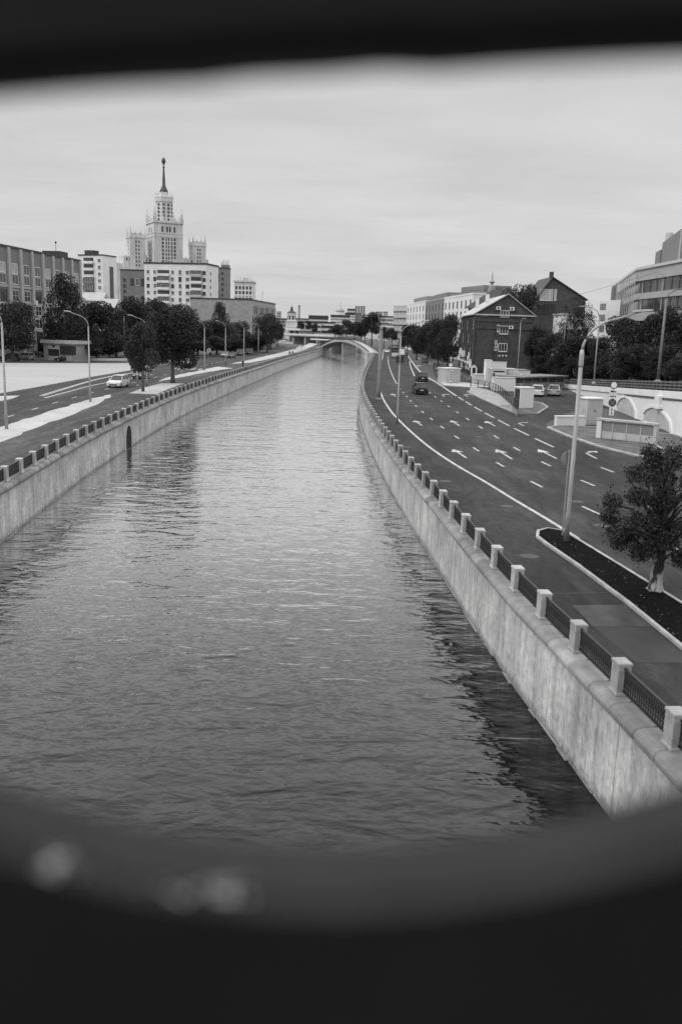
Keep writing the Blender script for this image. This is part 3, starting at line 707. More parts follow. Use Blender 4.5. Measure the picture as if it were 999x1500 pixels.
# ------------------------------------------------------------------ road signs
def sign(base, h, label, plates, r=.045):
    root = thing('road_sign', label, 'road sign', base, 0)
    mb = MB(); mb.tube([(0, 0, 0), (0, 0, h)], r, 7); mb.build('post', M['pole'], root)
    for shape, z, w, fg, bg in plates:
        mb = MB(); n = 20
        if shape == 'disc':
            mb.lathe([(w, -.01), (w, .01)], n, 0, Matrix.Translation((0, -r - .02, z)) @ Matrix.Rotation(math.pi / 2, 4, 'X'))
            mb.lathe([(w * .76, -.004), (w * .76, .004)], n, 1, Matrix.Translation((0, -r - .036, z)) @ Matrix.Rotation(math.pi / 2, 4, 'X'))
        elif shape == 'cross':
            mb.lathe([(w, -.01), (w, .01)], n, 0, Matrix.Translation((0, -r - .02, z)) @ Matrix.Rotation(math.pi / 2, 4, 'X'))
            for a in (-45, 45): mb.box(-w * .72, w * .72, -.004, .004, -w * .1, w * .1, 1, Matrix.Translation((0, -r - .036, z)) @ Matrix.Rotation(R(a), 4, 'Y'))
        elif shape == 'diamond':
            mb.box(-w, w, -.01, .01, -w, w, 0, Matrix.Translation((0, -r - .02, z)) @ Matrix.Rotation(R(45), 4, 'Y')); mb.box(-w * .5, w * .5, -.004, .004, -w * .5, w * .5, 1, Matrix.Translation((0, -r - .036, z)) @ Matrix.Rotation(R(45), 4, 'Y'))
        elif shape == 'tee':
            mb.box(-w, w, -.03 - r, -.01 - r, z - w, z + w, 0); mb.box(-w * .13, w * .13, -.04 - r, -.031 - r, z - w * .7, z + w * .4, 1); mb.box(-w * .5, w * .5, -.041 - r, -.031 - r, z + w * .41, z + w * .68, 1)
        elif shape == 'vert':
            mb.box(-w, w, -.03 - r, -.01 - r, z - w * 1.6, z + w * 1.6, 0); mb.box(-w * .12, w * .12, -.04 - r, -.031 - r, z - w * .9, z + w * .9, 1)
            for s_ in (1, -1): mb.add([(-w * .42, -.04 - r, z + s_ * w * .75), (w * .42, -.04 - r, z + s_ * w * .75), (0, -.04 - r, z + s_ * w * 1.35)], [(0, 1, 2), (2, 1, 0)], 1)
        elif shape == 'truck':
            mb.box(-w, w, -.03 - r, -.01 - r, z - w * .5, z + w * .5, 0); mb.box(-w * .7, w * .25, -.04 - r, -.031 - r, z - w * .18, z + w * .3, 1); mb.box(w * .3, w * .7, -.04 - r, -.031 - r, z - w * .18, z + w * .12, 1)
        elif shape == 'text':
            mb.box(-w, w, -.03 - r, -.01 - r, z - w * .5, z + w * .5, 0)
            for k in range(4): mb.box(-w * .75 + k * w * .4, -w * .75 + k * w * .4 + w * .25, -.04 - r, -.031 - r, z - w * .2, z + w * .22, 1)
        mb.build('sign_face', [M[fg], M[bg]], root)
    return root
sign(at(891.5, 640), 5.1, 'stack of round and square road signs on one post behind the low hoarding', (('disc', 4.75, .36, 'signd', 'signw'), ('truck', 4.15, .36, 'signw', 'signd'), ('text', 3.72, .36, 'signw', 'signd'), ('cross', 3.15, .36, 'signd', 'signg'), ('vert', 2.35, .22, 'signw', 'signd')))
sign(at(115, 528), 4.2, 'pale triangular warning and number sign right of the kiosk', (('diamond', 3.9, .42, 'signw', 'signg'), ('disc', 3.1, .42, 'signw', 'signd'), ('text', 2.4, .5, 'signw', 'signg')))
sign(at(144, 530), 3.0, 'small pale plate sign at the back edge of the square', (('text', 2.6, .6, 'signw', 'signg'),))
sign(at(648, 539.5), 2.9, 'diamond road sign at the kerb left of the chevron block', (('diamond', 2.3, .4, 'signw', 'signd'),))
sign(at(306.5, 529), 3.2, 'round pale sign beside the waiting cars on the left bank', (('disc', 2.7, .5, 'signw', 'signg'),))
sign(at(390, 512), 3.3, 'pale shield sign in front of the round dark tree', (('disc', 2.8, .5, 'signw', 'signw'),))
b = at(395, 518); root = thing('notice_board', 'dark notice board on a short post on the far left pavement', 'board', b)
mb = MB(); mb.tube([(0, 0, 0), (0, 0, 1.2)], .08, 7); mb.build('post', M['poled'], root); mb = MB(); mb.box(-.75, .75, -.1, .1, 1.2, 2.9); mb.build('board', M['signd'], root); mb = MB(); mb.box(-.8, .8, -.12, .12, 2.901, 3.0); mb.build('cap', M['poled'], root)
for k, x in enumerate((619.2, 624)):
    b = at(x, 532); root = thing('cabinet', ('dark upright roadside cabinet left of its twin at the right kerb', 'dark upright roadside cabinet right of its twin at the right kerb')[k], 'cabinet', b, 0, 'roadside cabinets')
    mb = MB(); mb.bbox(-.38, .38, -.3, .3, 0, 1.5, .06); mb.build('body', M['signd'], root); mb = MB(); mb.box(-.2, .2, -.31, -.302, .5, 1.1); mb.build('door', M['signg'], root)
# ------------------------------------------------------------------ buildings
WCACHE = {}
def win_mb(w, h, style, nx=2, nz=2):
    m_ = MB()
    glass = 1
    m_.box(-w / 2, w / 2, -.03, .0, -h / 2, h / 2, glass)
    t = .11 if style in ('white', 'blind') else .07
    d0_, d1_ = -.10, -.032
    if style != 'bare':
        m_.box(-w / 2 - .04, -w / 2 + t, d0_, d1_, -h / 2, h / 2); m_.box(w / 2 - t, w / 2 + .04, d0_, d1_, -h / 2, h / 2)
        m_.box(-w / 2 + t + .002, w / 2 - t - .002, d0_, d1_, h / 2 - t, h / 2 + .04); m_.box(-w / 2 + t + .002, w / 2 - t - .002, d0_, d1_, -h / 2 - .04, -h / 2 + t)
        for k in range(1, nx): x = -w / 2 + w * k / nx; m_.box(x - t * .4, x + t * .4, d0_ + .01, d1_, -h / 2 + t + .002, h / 2 - t - .002)
        for k in range(1, nz): z = -h / 2 + h * k / nz; m_.box(-w / 2 + t + .002, w / 2 - t - .002, d0_ + .015, d1_, z - t * .35, z + t * .35)
        m_.box(-w / 2 - .1, w / 2 + .1, -.18, -.101, -h / 2 - .1, -h / 2 - .04)
    return m_
WM = {'white': ('frame', 'glass'), 'dark': ('framed', 'glass'), 'blind': ('frame', 'glassb'), 'bare': ('framed', 'glass'), 'plain': ('plaster', 'glass')}
class Bld:
    def __init__(s, name, label, A, B, depth, h, wall, group=None, roof='roofd', roof_h=.5, cat='building', z0=0.0, over=.25):
        A, B = V2(A), V2(B); s.A, s.B = A, B; u = B - A; s.L = u.length; s.h = h; s.dep = depth; s.z0 = z0
        s.root = thing(name, label, cat, (A.x, A.y, z0), math.atan2(u.y, u.x), group); s.n = 0; s.rest = {}
        if wall:
            m_ = MB(); m_.box(0, s.L, 0, depth, -.3 if z0 == 0 else -1.0, h); s.wall = m_.build('wall', M[wall], s.root)
        if roof:
            m_ = MB(); m_.box(-over, s.L + over, -over, depth + over, h + .002, h + roof_h); s.roof = m_.build('roof', M[roof], s.root)
    def loc(s, px, py):
        a, z = onplane(px, py, s.A, s.B); return a, z - s.z0
    def X(s, face, u, z):
        if face == 'front': return Matrix.Translation((u, -.004, z))
        if face == 'right': return Matrix.Translation((s.L + .004, u, z)) @ Matrix.Rotation(math.pi / 2, 4, 'Z')
        return Matrix.Translation((-.004, u, z)) @ Matrix.Rotation(-math.pi / 2, 4, 'Z')
    def win(s, u, z, w, h, style='white', face='front', nx=2, nz=2):
        k = (round(w, 2), round(h, 2), style, nx, nz)
        if k not in WCACHE: WCACHE[k] = win_mb(w, h, style, nx, nz).mesh('window', [M[i] for i in WM[style]])
        s.n += 1
        if s.n <= 100:
            o = link('window', WCACHE[k], s.root); o.matrix_local = s.X(face, u, z)
        else:
            r = s.rest.setdefault(style, MB()); b = win_mb(w, h, style, nx, nz); X_ = s.X(face, u, z)
            o_ = len(r.v); r.v += [tuple(X_ @ Vector(v)) for v in b.v]; r.f += [tuple(i + o_ for i in f) for f in b.f]; r.mi += b.mi
    def done(s):
        for st, r in s.rest.items(): r.build('window', [M[i] for i in WM[st]], s.root)['kind'] = 'stuff'
        return s
    def box(s, name, x0, x1, y0, y1, z0, z1, mat, label=None):
        m_ = MB(); m_.box(x0, x1, y0, y1, z0, z1); return m_.build(name, M[mat], s.root, label=label)
    def balcony(s, u, z, w, mat='plaster', face='front', glazed=False, d=1.1):
        X_ = s.X(face, u, z); m_ = MB(); m_.box(-w / 2, w / 2, -d, 0, -.1, 1.0, 0, X_)
        o = m_.build('balcony', M[mat], s.root)
        m_ = MB(); m_.box(-w / 2 + .1, w / 2 - .1, -(d - .05) if glazed else -.08, -.01, 1.003, 2.55, 0, X_); m_.build('balcony_opening', M['glass'], o)
        if glazed:
            m_ = MB()
            n = max(2, int(w / .9))
            for k in range(n + 1):
                x = -w / 2 + .12 + (w - .24) * k / n; m_.box(x - .07, x + .07, -d - .02, -(d - .052), 1.004, 2.55, 0, X_)
            m_.build('balcony_frame', M['frame'], o)
        return o

# school on the left
A0, B0 = D(0, 467, 205), D(120, 470.5, 252)
u = (V2(B0) - V2(A0)).normalized(); bay = (V2(B0) - V2(A0)).length / 8.6
A_ = V2(A0) - u * bay * 2.3
hS = D(0, 359, 205).z
sc = Bld('school_building', 'long brick building with pale pilasters and tall windows behind trees at the left edge', A_, B0, 16, hS, 'brickm', roof='roofd', roof_h=.45)
nb = 10; bw = sc.L / nb
for k in range(nb + 1):
    x = min(max(k * bw, .45), sc.L - .45); sc.box('pilaster', x - .55, x + .55, -.45, -.003, 0, hS - .01, 'pil')
zz = lambda py, d: 9 + (468 - py) / 1290 * d
for j, (z0, z1) in enumerate(tuple((D(15, b_, 211).z, D(15, a_, 211).z) for a_, b_ in ((385, 416), (424, 441), (446, 461), (466, 481), (487, 503)))):
    sc.box('spandrel', .5, sc.L - .5, -.12, -.004, z0 - .75, z0 - .2, 'pil')
    for k in range(nb):
        st = ('blind' if k in (1, 2, 3, 6, 8, 9) else 'white') if j == 0 else ('white' if (k + j) % 3 else 'dark')
        if j == 0:
            sc.win((k + .5) * bw, z0 + (z1 - z0) * .24, bw * .5, (z1 - z0) * .46, 'white', nx=2, nz=1); sc.win((k + .5) * bw, z0 + (z1 - z0) * .76, bw * .5, (z1 - z0) * .48, st, nx=2, nz=1)
        else: sc.win((k + .5) * bw, (z0 + z1) / 2, bw * .55, z1 - z0, st, nx=2, nz=2)
sc.box('chimney', bw * 2.1, bw * 2.1 + 2.2, 4, 6.2, hS + .5, hS + 4.2, 'darkpl'); sc.box('roof_hut', sc.L - 6, sc.L - .8, 3, 8, hS + .5, hS + 2.2, 'roofd')
mb = MB(); mb.tube([(sc.L - 4, 5, hS + 2.2), (sc.L - 4, 5, hS + 4.6)], .07, 6); mb.lathe([(.05, hS + 4.3), (.4, hS + 4.6), (.05, hS + 4.9)], 8, c=(sc.L - 4, 5)); mb.build('antenna', M['framed'], sc.root)
for k in (5.02, 8.02): sc.box('air_conditioner', bw * k - .5, bw * k + .5, -1.0, -.46, 12.6, 13.6, 'white')
sc.done()
# kiosk
K = Bld('kiosk', 'low flat roofed kiosk with white panels and dark windows below the brick building', D(65, 523, 203), D(108, 523, 199), 5, 3.9, 'concd', roof='conc', roof_h=.75, over=.5)
a0, b0 = K.L * .16, K.L * .55
K.box('front_panel', a0, b0, -.1, -.004, .1, 3.7, 'conc'); K.box('side_panel', b0 + .3, K.L - .2, -.1, -.004, .1, 1.5, 'conc')
for k in range(4): K.win(a0 + .55 + k * (b0 - a0 - .3) / 4, 1.9, .9, 1.5, 'bare'); 
for k in range(5): K.win(b0 + .75 + k * .95, 2.55, .8, 1.8, 'dark', nx=1, nz=1)
for o in [c for c in K.root.children if c.name.startswith('window')]: o.location.y = -.106
mb = MB(); mb.add([((a0 + b0) / 2 - .7, -.11, 3.55), ((a0 + b0) / 2, -.11, 2.85), ((a0 + b0) / 2 + .7, -.11, 3.55)], [(0, 1, 2)]); mb.build('emblem', M['signd'], K.root)
K.done()
# white flats behind the school
W = Bld('apartment_building', 'white block of flats with a dark glazed strip rising behind the brick building', D(118, 470, 420), D(153, 471, 415), 10, 38.5, 'white', 'blocks of flats')
for j in range(12):
    z = 36.6 - j * 3.0
    W.win(W.L * .86, z - .3, 1.6, 1.5, 'white')
    if j < 3: W.balcony(W.L * .42, z - 1.6, W.L * .42, 'white')
    else: W.balcony(W.L * .42, z - 1.6, W.L * .42, 'darkpl', glazed=True)
mb = MB(); mb.box(0, 2.6, -.2, -.004, 0, 34, 0, W.X('right', 5.0, 0)); mb.build('glazed_strip', M['oglass'], W.root); W.box('roof_hut', 2, 7, 2, 6, 39, 41, 'roofd'); W.done()
# darker flats left of the tall white block
Q = Bld('apartment_building', 'grey brick flats peeping over the trees left of the tall white block', D(178, 472, 480), D(216, 473, 480), 14, D(195, 396, 480).z, 'darkpl', 'blocks of flats')
for j in range(12):
    z = Q.h - 5 - j * 3.0
    Q.win(Q.L * .16, z, 1.3, 1.5, 'dark')
    if j % 3 == 0:
        for k in range(3): Q.win(Q.L * (.45 + k * .2), z - .9, 1.9, 3.6, 'dark' if k != 1 else 'white', nx=2, nz=2)
Q.done()
# tall white block
A_, B_ = D(213, 474, 414), D(302.5, 475.5, 408)
P = Bld('apartment_building', 'tall white block of flats with rows of balconies, in front of the spired tower', A_, B_, 16, D(255, 387, 412).z, 'white', 'blocks of flats', roof_h=.7)
for j in range(12):
    z = P.h - 3.6 - j * 3.02
    for f, w in ((.06, 1.3), (.17, 1.3), (.46, 1.3), (.58, 1.5), (.70, 1.7)): P.win(P.L * f, z, w * (1 if f != .58 else .9), 1.6 if f != .58 else 2.0, 'plain' if (j * 7 + int(f * 100)) % 4 else 'dark')
    P.win(P.L * .965, z, 1.5, 1.5, 'dark', nx=3, nz=1)
    P.balcony(P.L * .31, z - 1.6, P.L * .2, 'white', glazed=(j * 5) % 3 > 0); P.balcony(P.L * .84, z - 1.6, P.L * .18, 'white' if j % 3 else 'conc', glazed=(j * 3) % 4 < 2)
    P.win(5.5, z, .9, 1.0, 'dark', face='right')
P.box('base_storey', -.3, P.L + .3, -.8, -.004, 0, 3.4, 'conc'); P.box('roof_hut', P.L * .4, P.L * .6, 4, 10, P.h + .7, P.h + 2.6, 'conc'); P.done()
# grey flats right of it
Q = Bld('apartment_building', 'grey brick flats with a column of small windows right of the tall white block', D(306, 476, 500), D(334.5, 476.5, 500), 9, D(325, 393, 500).z, 'darkpl', 'blocks of flats')
for j in range(13):
    z = Q.h - 2.6 - j * 2.9
    Q.win(Q.L * .70, z, 1.0, 1.3, 'dark')
    if j % 3 == 1: Q.win(Q.L * .38, z + .6, 3.4, 4.2, 'dark', nx=3)
Q.box('roof_plant', Q.L * .62, Q.L, 1, 7, Q.h + .5, Q.h + 2.0, 'darkpl')
for k in range(6):
    mb = MB(); x = Q.L * (.62 + .07 * k); mb.tube([(x, 2, Q.h + 2.0), (x, 2, Q.h + 3.4 + (k % 3) * .7)], .13, 5); mb.build('antenna', M['framed'], Q.root)
Q.done()
# ornate stone block behind
Q = Bld('apartment_building', 'pale stone block with roof ornaments behind the grey office building', D(343, 477, 700), D(370, 477.5, 700), 20, D(355, 413, 700).z, 'tower', 'blocks of flats', roof='tower', roof_h=1.2, over=.8)
for k in range(7): mb = MB(); x = Q.L * (.06 + .146 * k); mb.lathe([(.7, Q.h + 1.2), (.5, Q.h + 2.4), (.12, Q.h + 5)], 6, c=(x, .5)); mb.build('finial', M['tower'], Q.root)
for j in range(6):
    for k in range(5): Q.win(Q.L * (.12 + .19 * k), Q.h - 4.4 - j * 3.6, 1.7, 2.4, 'bare')
Q.box('cornice', -.6, Q.L + .6, -.9, -.004, Q.h - 11.8, Q.h - 11.0, 'tower'); Q.box('attic', Q.L * .5, Q.L * .8, .5, 8, Q.h + 1.2, Q.h - 1 + 4.2, 'tower'); Q.done()
# grey office by the road
cor = V2(D(368, 477.5, 350)); far = V2(D(403, 478.5, 404)); lft = V2(D(337, 476.5, 356)); hO = D(368, 440, 350).z
O = Bld('office_building', 'grey office block with vertical window strips at the end of the left road', cor, far, 24, hO, 'concd', roof='roofd', roof_h=.5, over=.15)
nst = 13
for k in range(nst + 1): x = .3 + (O.L - .6) * k / nst; O.box('pier', x - .35, x + .35, -.3, -.004, 0, hO - 1.4, 'pil')
for j in range(4):
    for k in range(nst): O.win(.3 + (O.L - .6) * (k + .5) / nst, hO - 3.4 - j * 4.0, 2.2, 2.7, 'dark' if (k + j) % 3 else 'white', nx=2, nz=1)
mb = MB(); lw = (lft - cor).length; u2 = (far - cor).normalized(); e = lft - cor; ex, ey = e.dot(u2), e.dot(Vector((-u2.y, u2.x)))
mb.prism([(-.05, .05), (ex, ey), (ex + u2.x * 1, ey + 14), (-.05, 16)], 0, hO - .05); mb.build('end_wing', M['concd'], O.root)
dirw = Vector((ex, ey)).normalized(); nw = Vector((dirw.y, -dirw.x)); nw = -nw if nw.y > 0 else nw
for (t0_, t1_, z0, z1, mt) in ((.48, .97, 8, hO - 2.2, 'oglass'), (.47, .98, 3, 7.2, 'oglass')):
    a_ = Vector((ex, ey)) * t0_; b_ = Vector((ex, ey)) * t1_; mb = MB(); mb.prism([tuple(a_ + nw * .02), tuple(b_ + nw * .02), tuple(b_ + nw * .25), tuple(a_ + nw * .25)], z0, z1); mb.build('dark_glazing', M[mt], O.root)
    mb = MB(); mb.prism([tuple(a_ + nw * .26), tuple(b_ + nw * .26), tuple(b_ + nw * .5), tuple(a_ + nw * .5)], z0 + 2.1, z0 + 2.7); mb.build('ledge', M['pil'], O.root)
mb = MB(); mb.tube([(O.L * .7, 3, hO + .5), (O.L * .72, 3, hO + 4.5), (O.L * .76, 3, hO + 5)], .1, 5); mb.build('antenna', M['framed'], O.root); O.done()
# low roofs between the trees on the left
for (xa, xb, py, d, lb_, wl) in ((120, 150, 439, 300, 'pale sloping sheet roof behind the trees, below the white flats', 8.5), (146, 168, 449, 285, 'small pale shed roof between the trees left of the grey flats', 6.0)):
    A_, B_ = D(xa, 471, d), D(xb, 471, d); h_ = D(xa, py, d).z; Q = Bld('low_house', lb_, A_, B_, 9, h_, 'plaster', 'low houses', roof=None)
    mb = MB(); mb.add([(-.5, -.8, h_ - .2), (Q.L + .5, -.8, h_ - .2), (Q.L + .5, 4.5, h_ + 2.6), (-.5, 4.5, h_ + 2.6), (-.5, 9.6, h_ - .2), (Q.L + .5, 9.6, h_ - .2)], [(0, 1, 2, 3), (3, 2, 5, 4), (0, 3, 4), (1, 5, 2), (0, 4, 5, 1)]); mb.build('roof', M['roofl'], Q.root, fix=True)
    for k in range(4): Q.win(Q.L * (.14 + .24 * k), h_ - 1.8, .9, 1.3, 'dark')
    Q.done()

# the spired tower
c = D(242.5, 474, 900); T = thing('spired_tower', 'stepped pale stone skyscraper with corner turrets and a tall dark spire', 'skyscraper', (c.x, c.y, 0), R(16) + math.atan2(-c.x, c.y) * -1 * -1)
k_ = 900 / 1290; sx = k_ / 5.55
ZT = lambda zy: D(242.5, 220 + zy / 5.55, 900).z
def tbox(name, cx, half, z0, z1, mat='tower', cy=0, fin=None, hy=None):
    m_ = MB(); m_.box(cx - half, cx + half, cy - (hy or half), cy + (hy or half), z0, z1); return m_.build(name, M[mat], T)
def pinnacle(x, y, z0, z1, w, name='pinnacle'):
    m_ = MB(); m_.box(x - w / 2, x + w / 2, y - w / 2, y + w / 2, z0, z0 + (z1 - z0) * .3)
    m_.lathe([(w * .5, z0 + (z1 - z0) * .3), (w * .42, z0 + (z1 - z0) * .55), (w * .2, z0 + (z1 - z0) * .75), (w * .1, z0 + (z1 - z0) * .93), (w * .2, z0 + (z1 - z0) * .96), (w * .04, z1)], 6, c=(x, y))
    m_.build(name, M['tower'], T)
HS = 14.2
tbox('shaft', 0, HS, -1, ZT(605)); tbox('shaft_cornice', 0, HS + .8, ZT(605) + .01, ZT(590)); tbox('shaft_band', 0, HS + .35, ZT(690), ZT(682))
for x in (-HS, HS):
    for y in (-HS, HS): pinnacle(x * .93, y * .93, ZT(590), ZT(478), 3.4); pinnacle(x * .93, y * .35, ZT(590), ZT(540), 2.2); pinnacle(x * .35, y * .93, ZT(590), ZT(540), 2.2)
mb = MB(); mb.lathe([(8.6, ZT(590) + .01), (8.4, ZT(430)), (9.1, ZT(425)), (9.1, ZT(395)), (9.4, ZT(388)), (8.8, ZT(378))], 12); mb.build('upper_drum', M['tower'], T)
for a in range(12): pinnacle(8.2 * math.cos(a * math.pi / 6), 8.2 * math.sin(a * math.pi / 6), ZT(378), ZT(342), 1.2)
mb = MB(); mb.lathe([(4.2, ZT(378)), (4.0, ZT(345)), (4.4, ZT(343))], 12); mb.build('lantern', M['tower'], T)
mb = MB(); mb.lathe([(4.3, ZT(343)), (3.8, ZT(325)), (2.6, ZT(310)), (2.5, ZT(298)), (1.7, ZT(292)), (1.4, ZT(240)), (.8, ZT(150)), (.75, ZT(142)), (1.6, ZT(139)), (.7, ZT(134)), (.6, ZT(118)), (1.9, ZT(100)), (2.1, ZT(88)), (1.7, ZT(74)), (.5, ZT(62)), (.1, ZT(56))], 10); mb.build('spire', M['towerd'], T, smooth=True)
for cx, half, zt, zp in ((-27.5, 7.6, 735, 645), (34, 6.8, 765, 672)):
    cxr = cx; tbox('turret', cxr, half, -1, ZT(zt), cy=2); tbox('turret_cornice', cxr, half + .6, ZT(zt) + .01, ZT(zt - 12), cy=2); tbox('turret_crown', cxr, half * .8, ZT(zt - 12) + .01, ZT(zt - 40), cy=2)
    for x in (-1, 1):
        for y in (-1, 1): pinnacle(cxr + x * half * .9, 2 + y * half * .9, ZT(zt - 12), ZT(zp), 1.9)
    for x in (-.33, .33): pinnacle(cxr + x * half, 2 - half * .8, ZT(zt - 40), ZT(zt - 60), 1.2)
tbox('wing', -20, 21, -1, ZT(880), cy=6, hy=9); tbox('wing', 22, 22, -1, ZT(868), cy=6, hy=9); tbox('lower_wing', 0, 47, -1, ZT(940), cy=10, hy=9)
for k in range(9): pinnacle(-38 + k * 3.2, -2.6, ZT(880), ZT(860), .9); pinnacle(14 + k * 3.4, -2.6, ZT(868), ZT(848), .9)
twc, trest = [0], MB()
def twin(x, y, z, w, h, rz=0):
    b_ = MB(); b_.box(-w / 2, w / 2, -.12, -.01, -h / 2, h / 2); X_ = Matrix.Translation((x, y, z)) @ Matrix.Rotation(rz, 4, 'Z')
    twc[0] += 1
    if twc[0] <= 100:
        o = link('window', TW.setdefault((w, h), b_.mesh('window', [M['oglass']])), T); o.matrix_local = X_
    else: trest.add(b_.v, b_.f, 0, X_)
TW = {}
for x in (-13, -9.5, -4, 8, 9.5, 13): tbox('pier', x, .35, ZT(900), ZT(700), cy=-HS - .15, hy=.14)
for zy in (720, 612): tbox('band', 0, HS + .25, ZT(zy), ZT(zy - 5), mat='conc')
for j in range(7):
    z = ZT(735 + j * 30)
    for x in (-5.6, -2.2, 0.3, 3.2, 6.2): twin(x, -HS, z, 2.0 if abs(x) > 5 else 1.3, 2.5)
    twin(-HS, 4, z - 2, 1.4, 2.4, -math.pi / 2); twin(-HS, -4, z - 2, 1.4, 2.4, -math.pi / 2)
for x in (-6, -1.2, 1.6, 6): twin(x, -HS, ZT(655), 1.8, 5.2)
for y in (-5, 0, 5): twin(-HS, y, ZT(660), 1.6, 4.6, -math.pi / 2)
for j in range(5):
    z = ZT(450 + j * 30)
    for a in (-112, -104, -80, -72, -48, -40, -140, -148):
        twin(8.62 * math.cos(R(a)), 8.62 * math.sin(R(a)), z, 1.0, 2.0, R(a + 90))
for cx, half, zt in ((-27.5, 7.6, 735), (34, 6.8, 765)):
    for j in range(7):
        for x in (-.25, .12): twin(cx + x * half, 2 - half, ZT(zt + 30 + j * 31), 1.2, 2.2)
        twin(cx - half, 2, ZT(zt + 30 + j * 31), 1.2, 2.2, -math.pi / 2)
for k in range(9): twin(-38 + k * 3.2, -3, ZT(905), 1.3, 3); twin(14 + k * 3.2, -3, ZT(900), 1.3, 3.6)
if trest.v: trest.build('window', M['oglass'], T)['kind'] = 'stuff'

# modern white row on the right bank
def slab(name, label, x0, y0, d0, x1, d1, wall, mat, rows, cols, dep=14, roofbox=0, style='dark', group='pale modern blocks on the right bank', ww=1.5, wh=2.2):
    A_, B_ = D(x0, 484, d0), D(x1, 486, d1); h_ = D(x0, y0, d0).z; Q = Bld(name, label, A_, B_, dep, h_, wall, group, roof=mat, roof_h=.6, over=.1)
    for j in range(rows):
        for k in range(cols): Q.win(Q.L * (k + .5) / cols, h_ - 2.6 - j * 3.5, ww, wh, style, nx=1, nz=1)
    if roofbox: Q.box('roof_plant', Q.L * .15, Q.L * .85, 2, dep - 2, h_ + .6, h_ + 2.8, 'darkpl')
    return Q.done()
slab('office_block', 'pale glazed end block of the modern row far along the right bank', 575.5, 449.5, 480, 594, 466, 'officel', 'officel', 6, 7, style='plain', ww=2.0, wh=1.2)
slab('office_block', 'white modern block with dark windows second in the row on the right bank', 594.5, 447, 455, 621, 395, 'white', 'white', 5, 6, roofbox=1)
slab('office_block', 'grey brick block with recessed windows in the middle of the modern row', 621.5, 443.5, 390, 649, 338, 'darkpl', 'concd', 5, 6, roofbox=1)
slab('office_block', 'white modern block with two window rows beside the brick house roof', 648.5, 438, 332, 690, 285, 'white', 'white', 5, 7)
slab('office_block', 'taller white block set back behind the modern row, with a roof storey', 658, 433, 330, 704, 300, 'white', 'officed', 4, 8, roofbox=1)

# brick gable house
cor = V2(at(691.5, 551)); d_ = cor.y; cor2 = V2(D(780, 480, d_ - .4)); far = V2(D(667, 487, d_ + 30)); hE = D(693, 459, d_).z; u = (cor2 - cor).normalized()
G_ = Bld('brick_house', 'dark brick gabled house with white windows and a pale sheet roof', cor, cor2, 30, hE, 'brick', roof=None)
hp = D(744, 432, d_).z; L_ = G_.L; px_ = G_.loc(744, 440)[0]
mb = MB(); mb.add([(0, 0, hE), (L_, 0, hE), (px_, 0, hp), (0, 30, hE), (L_, 30, hE), (px_, 30, hp)], [(0, 1, 2), (5, 4, 3), (0, 3, 4, 1)]); mb.build('gable', M['brick'], G_.root)
ov, t = .6, .22
mb = MB()
for sgn, xe in ((-1, 0), (1, L_)):
    sl = (hp - hE) / abs(xe - px_); xo = xe + sgn * ov; zo = hE - sl * ov
    mb.add([(px_, -.45, hp + .06), (xo, -.45, zo + .06), (xo, 30.4, zo + .06), (px_, 30.4, hp + .06), (px_, -.45, hp + .06 + t), (xo, -.45, zo + .06 + t), (xo, 30.4, zo + .06 + t), (px_, 30.4, hp + .06 + t)],
           [(0, 1, 2, 3), (4, 5, 6, 7), (0, 1, 5, 4), (1, 2, 6, 5), (2, 3, 7, 6), (3, 0, 4, 7)])
mb.build('roof', M['roofl'], G_.root, fix=True)
G_.box('cornice', -.35, L_ + .35, -.3, -.004, hE - .35, hE - .05, 'conc'); G_.box('brick_band', -.12, L_ + .12, -.16, -.004, hE - 3.1, hE - 2.5, 'brick'); G_.box('brick_band', -.1, L_ + .1, -.12, -.004, hE - 1.6, hE - 1.1, 'brick')
G_.box('chimney', px_ - .5, px_ + .5, 1, 2, hp, hp + 1.4, 'framed'); G_.box('chimney', px_ - 3, px_ - 2.2, 14, 15, hp - 2, hp + .6, 'plaster'); G_.box('chimney', px_ - 4.5, px_ - 3.8, 20, 21, hp - 2.5, hp - .2, 'plaster')
for (wx, wy, ww, wh) in ((739, 459.5, 1.75, 1.35), (737.6, 483.5, 1.8, 1.65), (736, 509, 1.85, 1.7)):
    u_, z_ = G_.loc(wx, wy); G_.win(u_, z_, ww, wh, 'white', nx=3, nz=1)
for (wx, wy) in ((729.8, 451.5), (749.5, 452.5), (748, 479.5)):
    u_, z_ = G_.loc(wx, wy); o = G_.box('air_conditioner', u_ - .45, u_ + .45, -.5, -.02, z_ - .35, z_ + .35, 'white'); mb = MB(); mb.lathe([(.24, 0), (.24, .02)], 10, 0, Matrix.Translation((u_ - .05, -.5, z_)) @ Matrix.Rotation(math.pi / 2, 4, 'X')); mb.build('fan_grille', M['signd'], o)
for (wx, wy) in ((729.5, 478), (729.5, 484), (726, 500.5), (726.5, 506), (725.5, 511)):
    u_, z_ = G_.loc(wx, wy); G_.win(u_, z_, .5, .62, 'white', nx=1, nz=1)
for wx in (731, 736, 741): u_, z_ = G_.loc(wx, 521); G_.box('wall_vent', u_ - .16, u_ + .16, -.1, -.005, z_ - .16, z_ + .16, 'white')
mb = MB(); u_, z_ = G_.loc(724.5, 480); mb.tube([(u_, -.15, z_ + 1.5), (u_, -.15, .2)], .07, 6); mb.build('downpipe', M['framed'], G_.root)
for j in range(4):
    for k in range(7): G_.win(2.2 + k * 4.2, hE - 2.2 - j * 3.0, 1.7, 1.9, 'dark' if (k + j) % 3 else 'white', face='left', nx=2, nz=2)
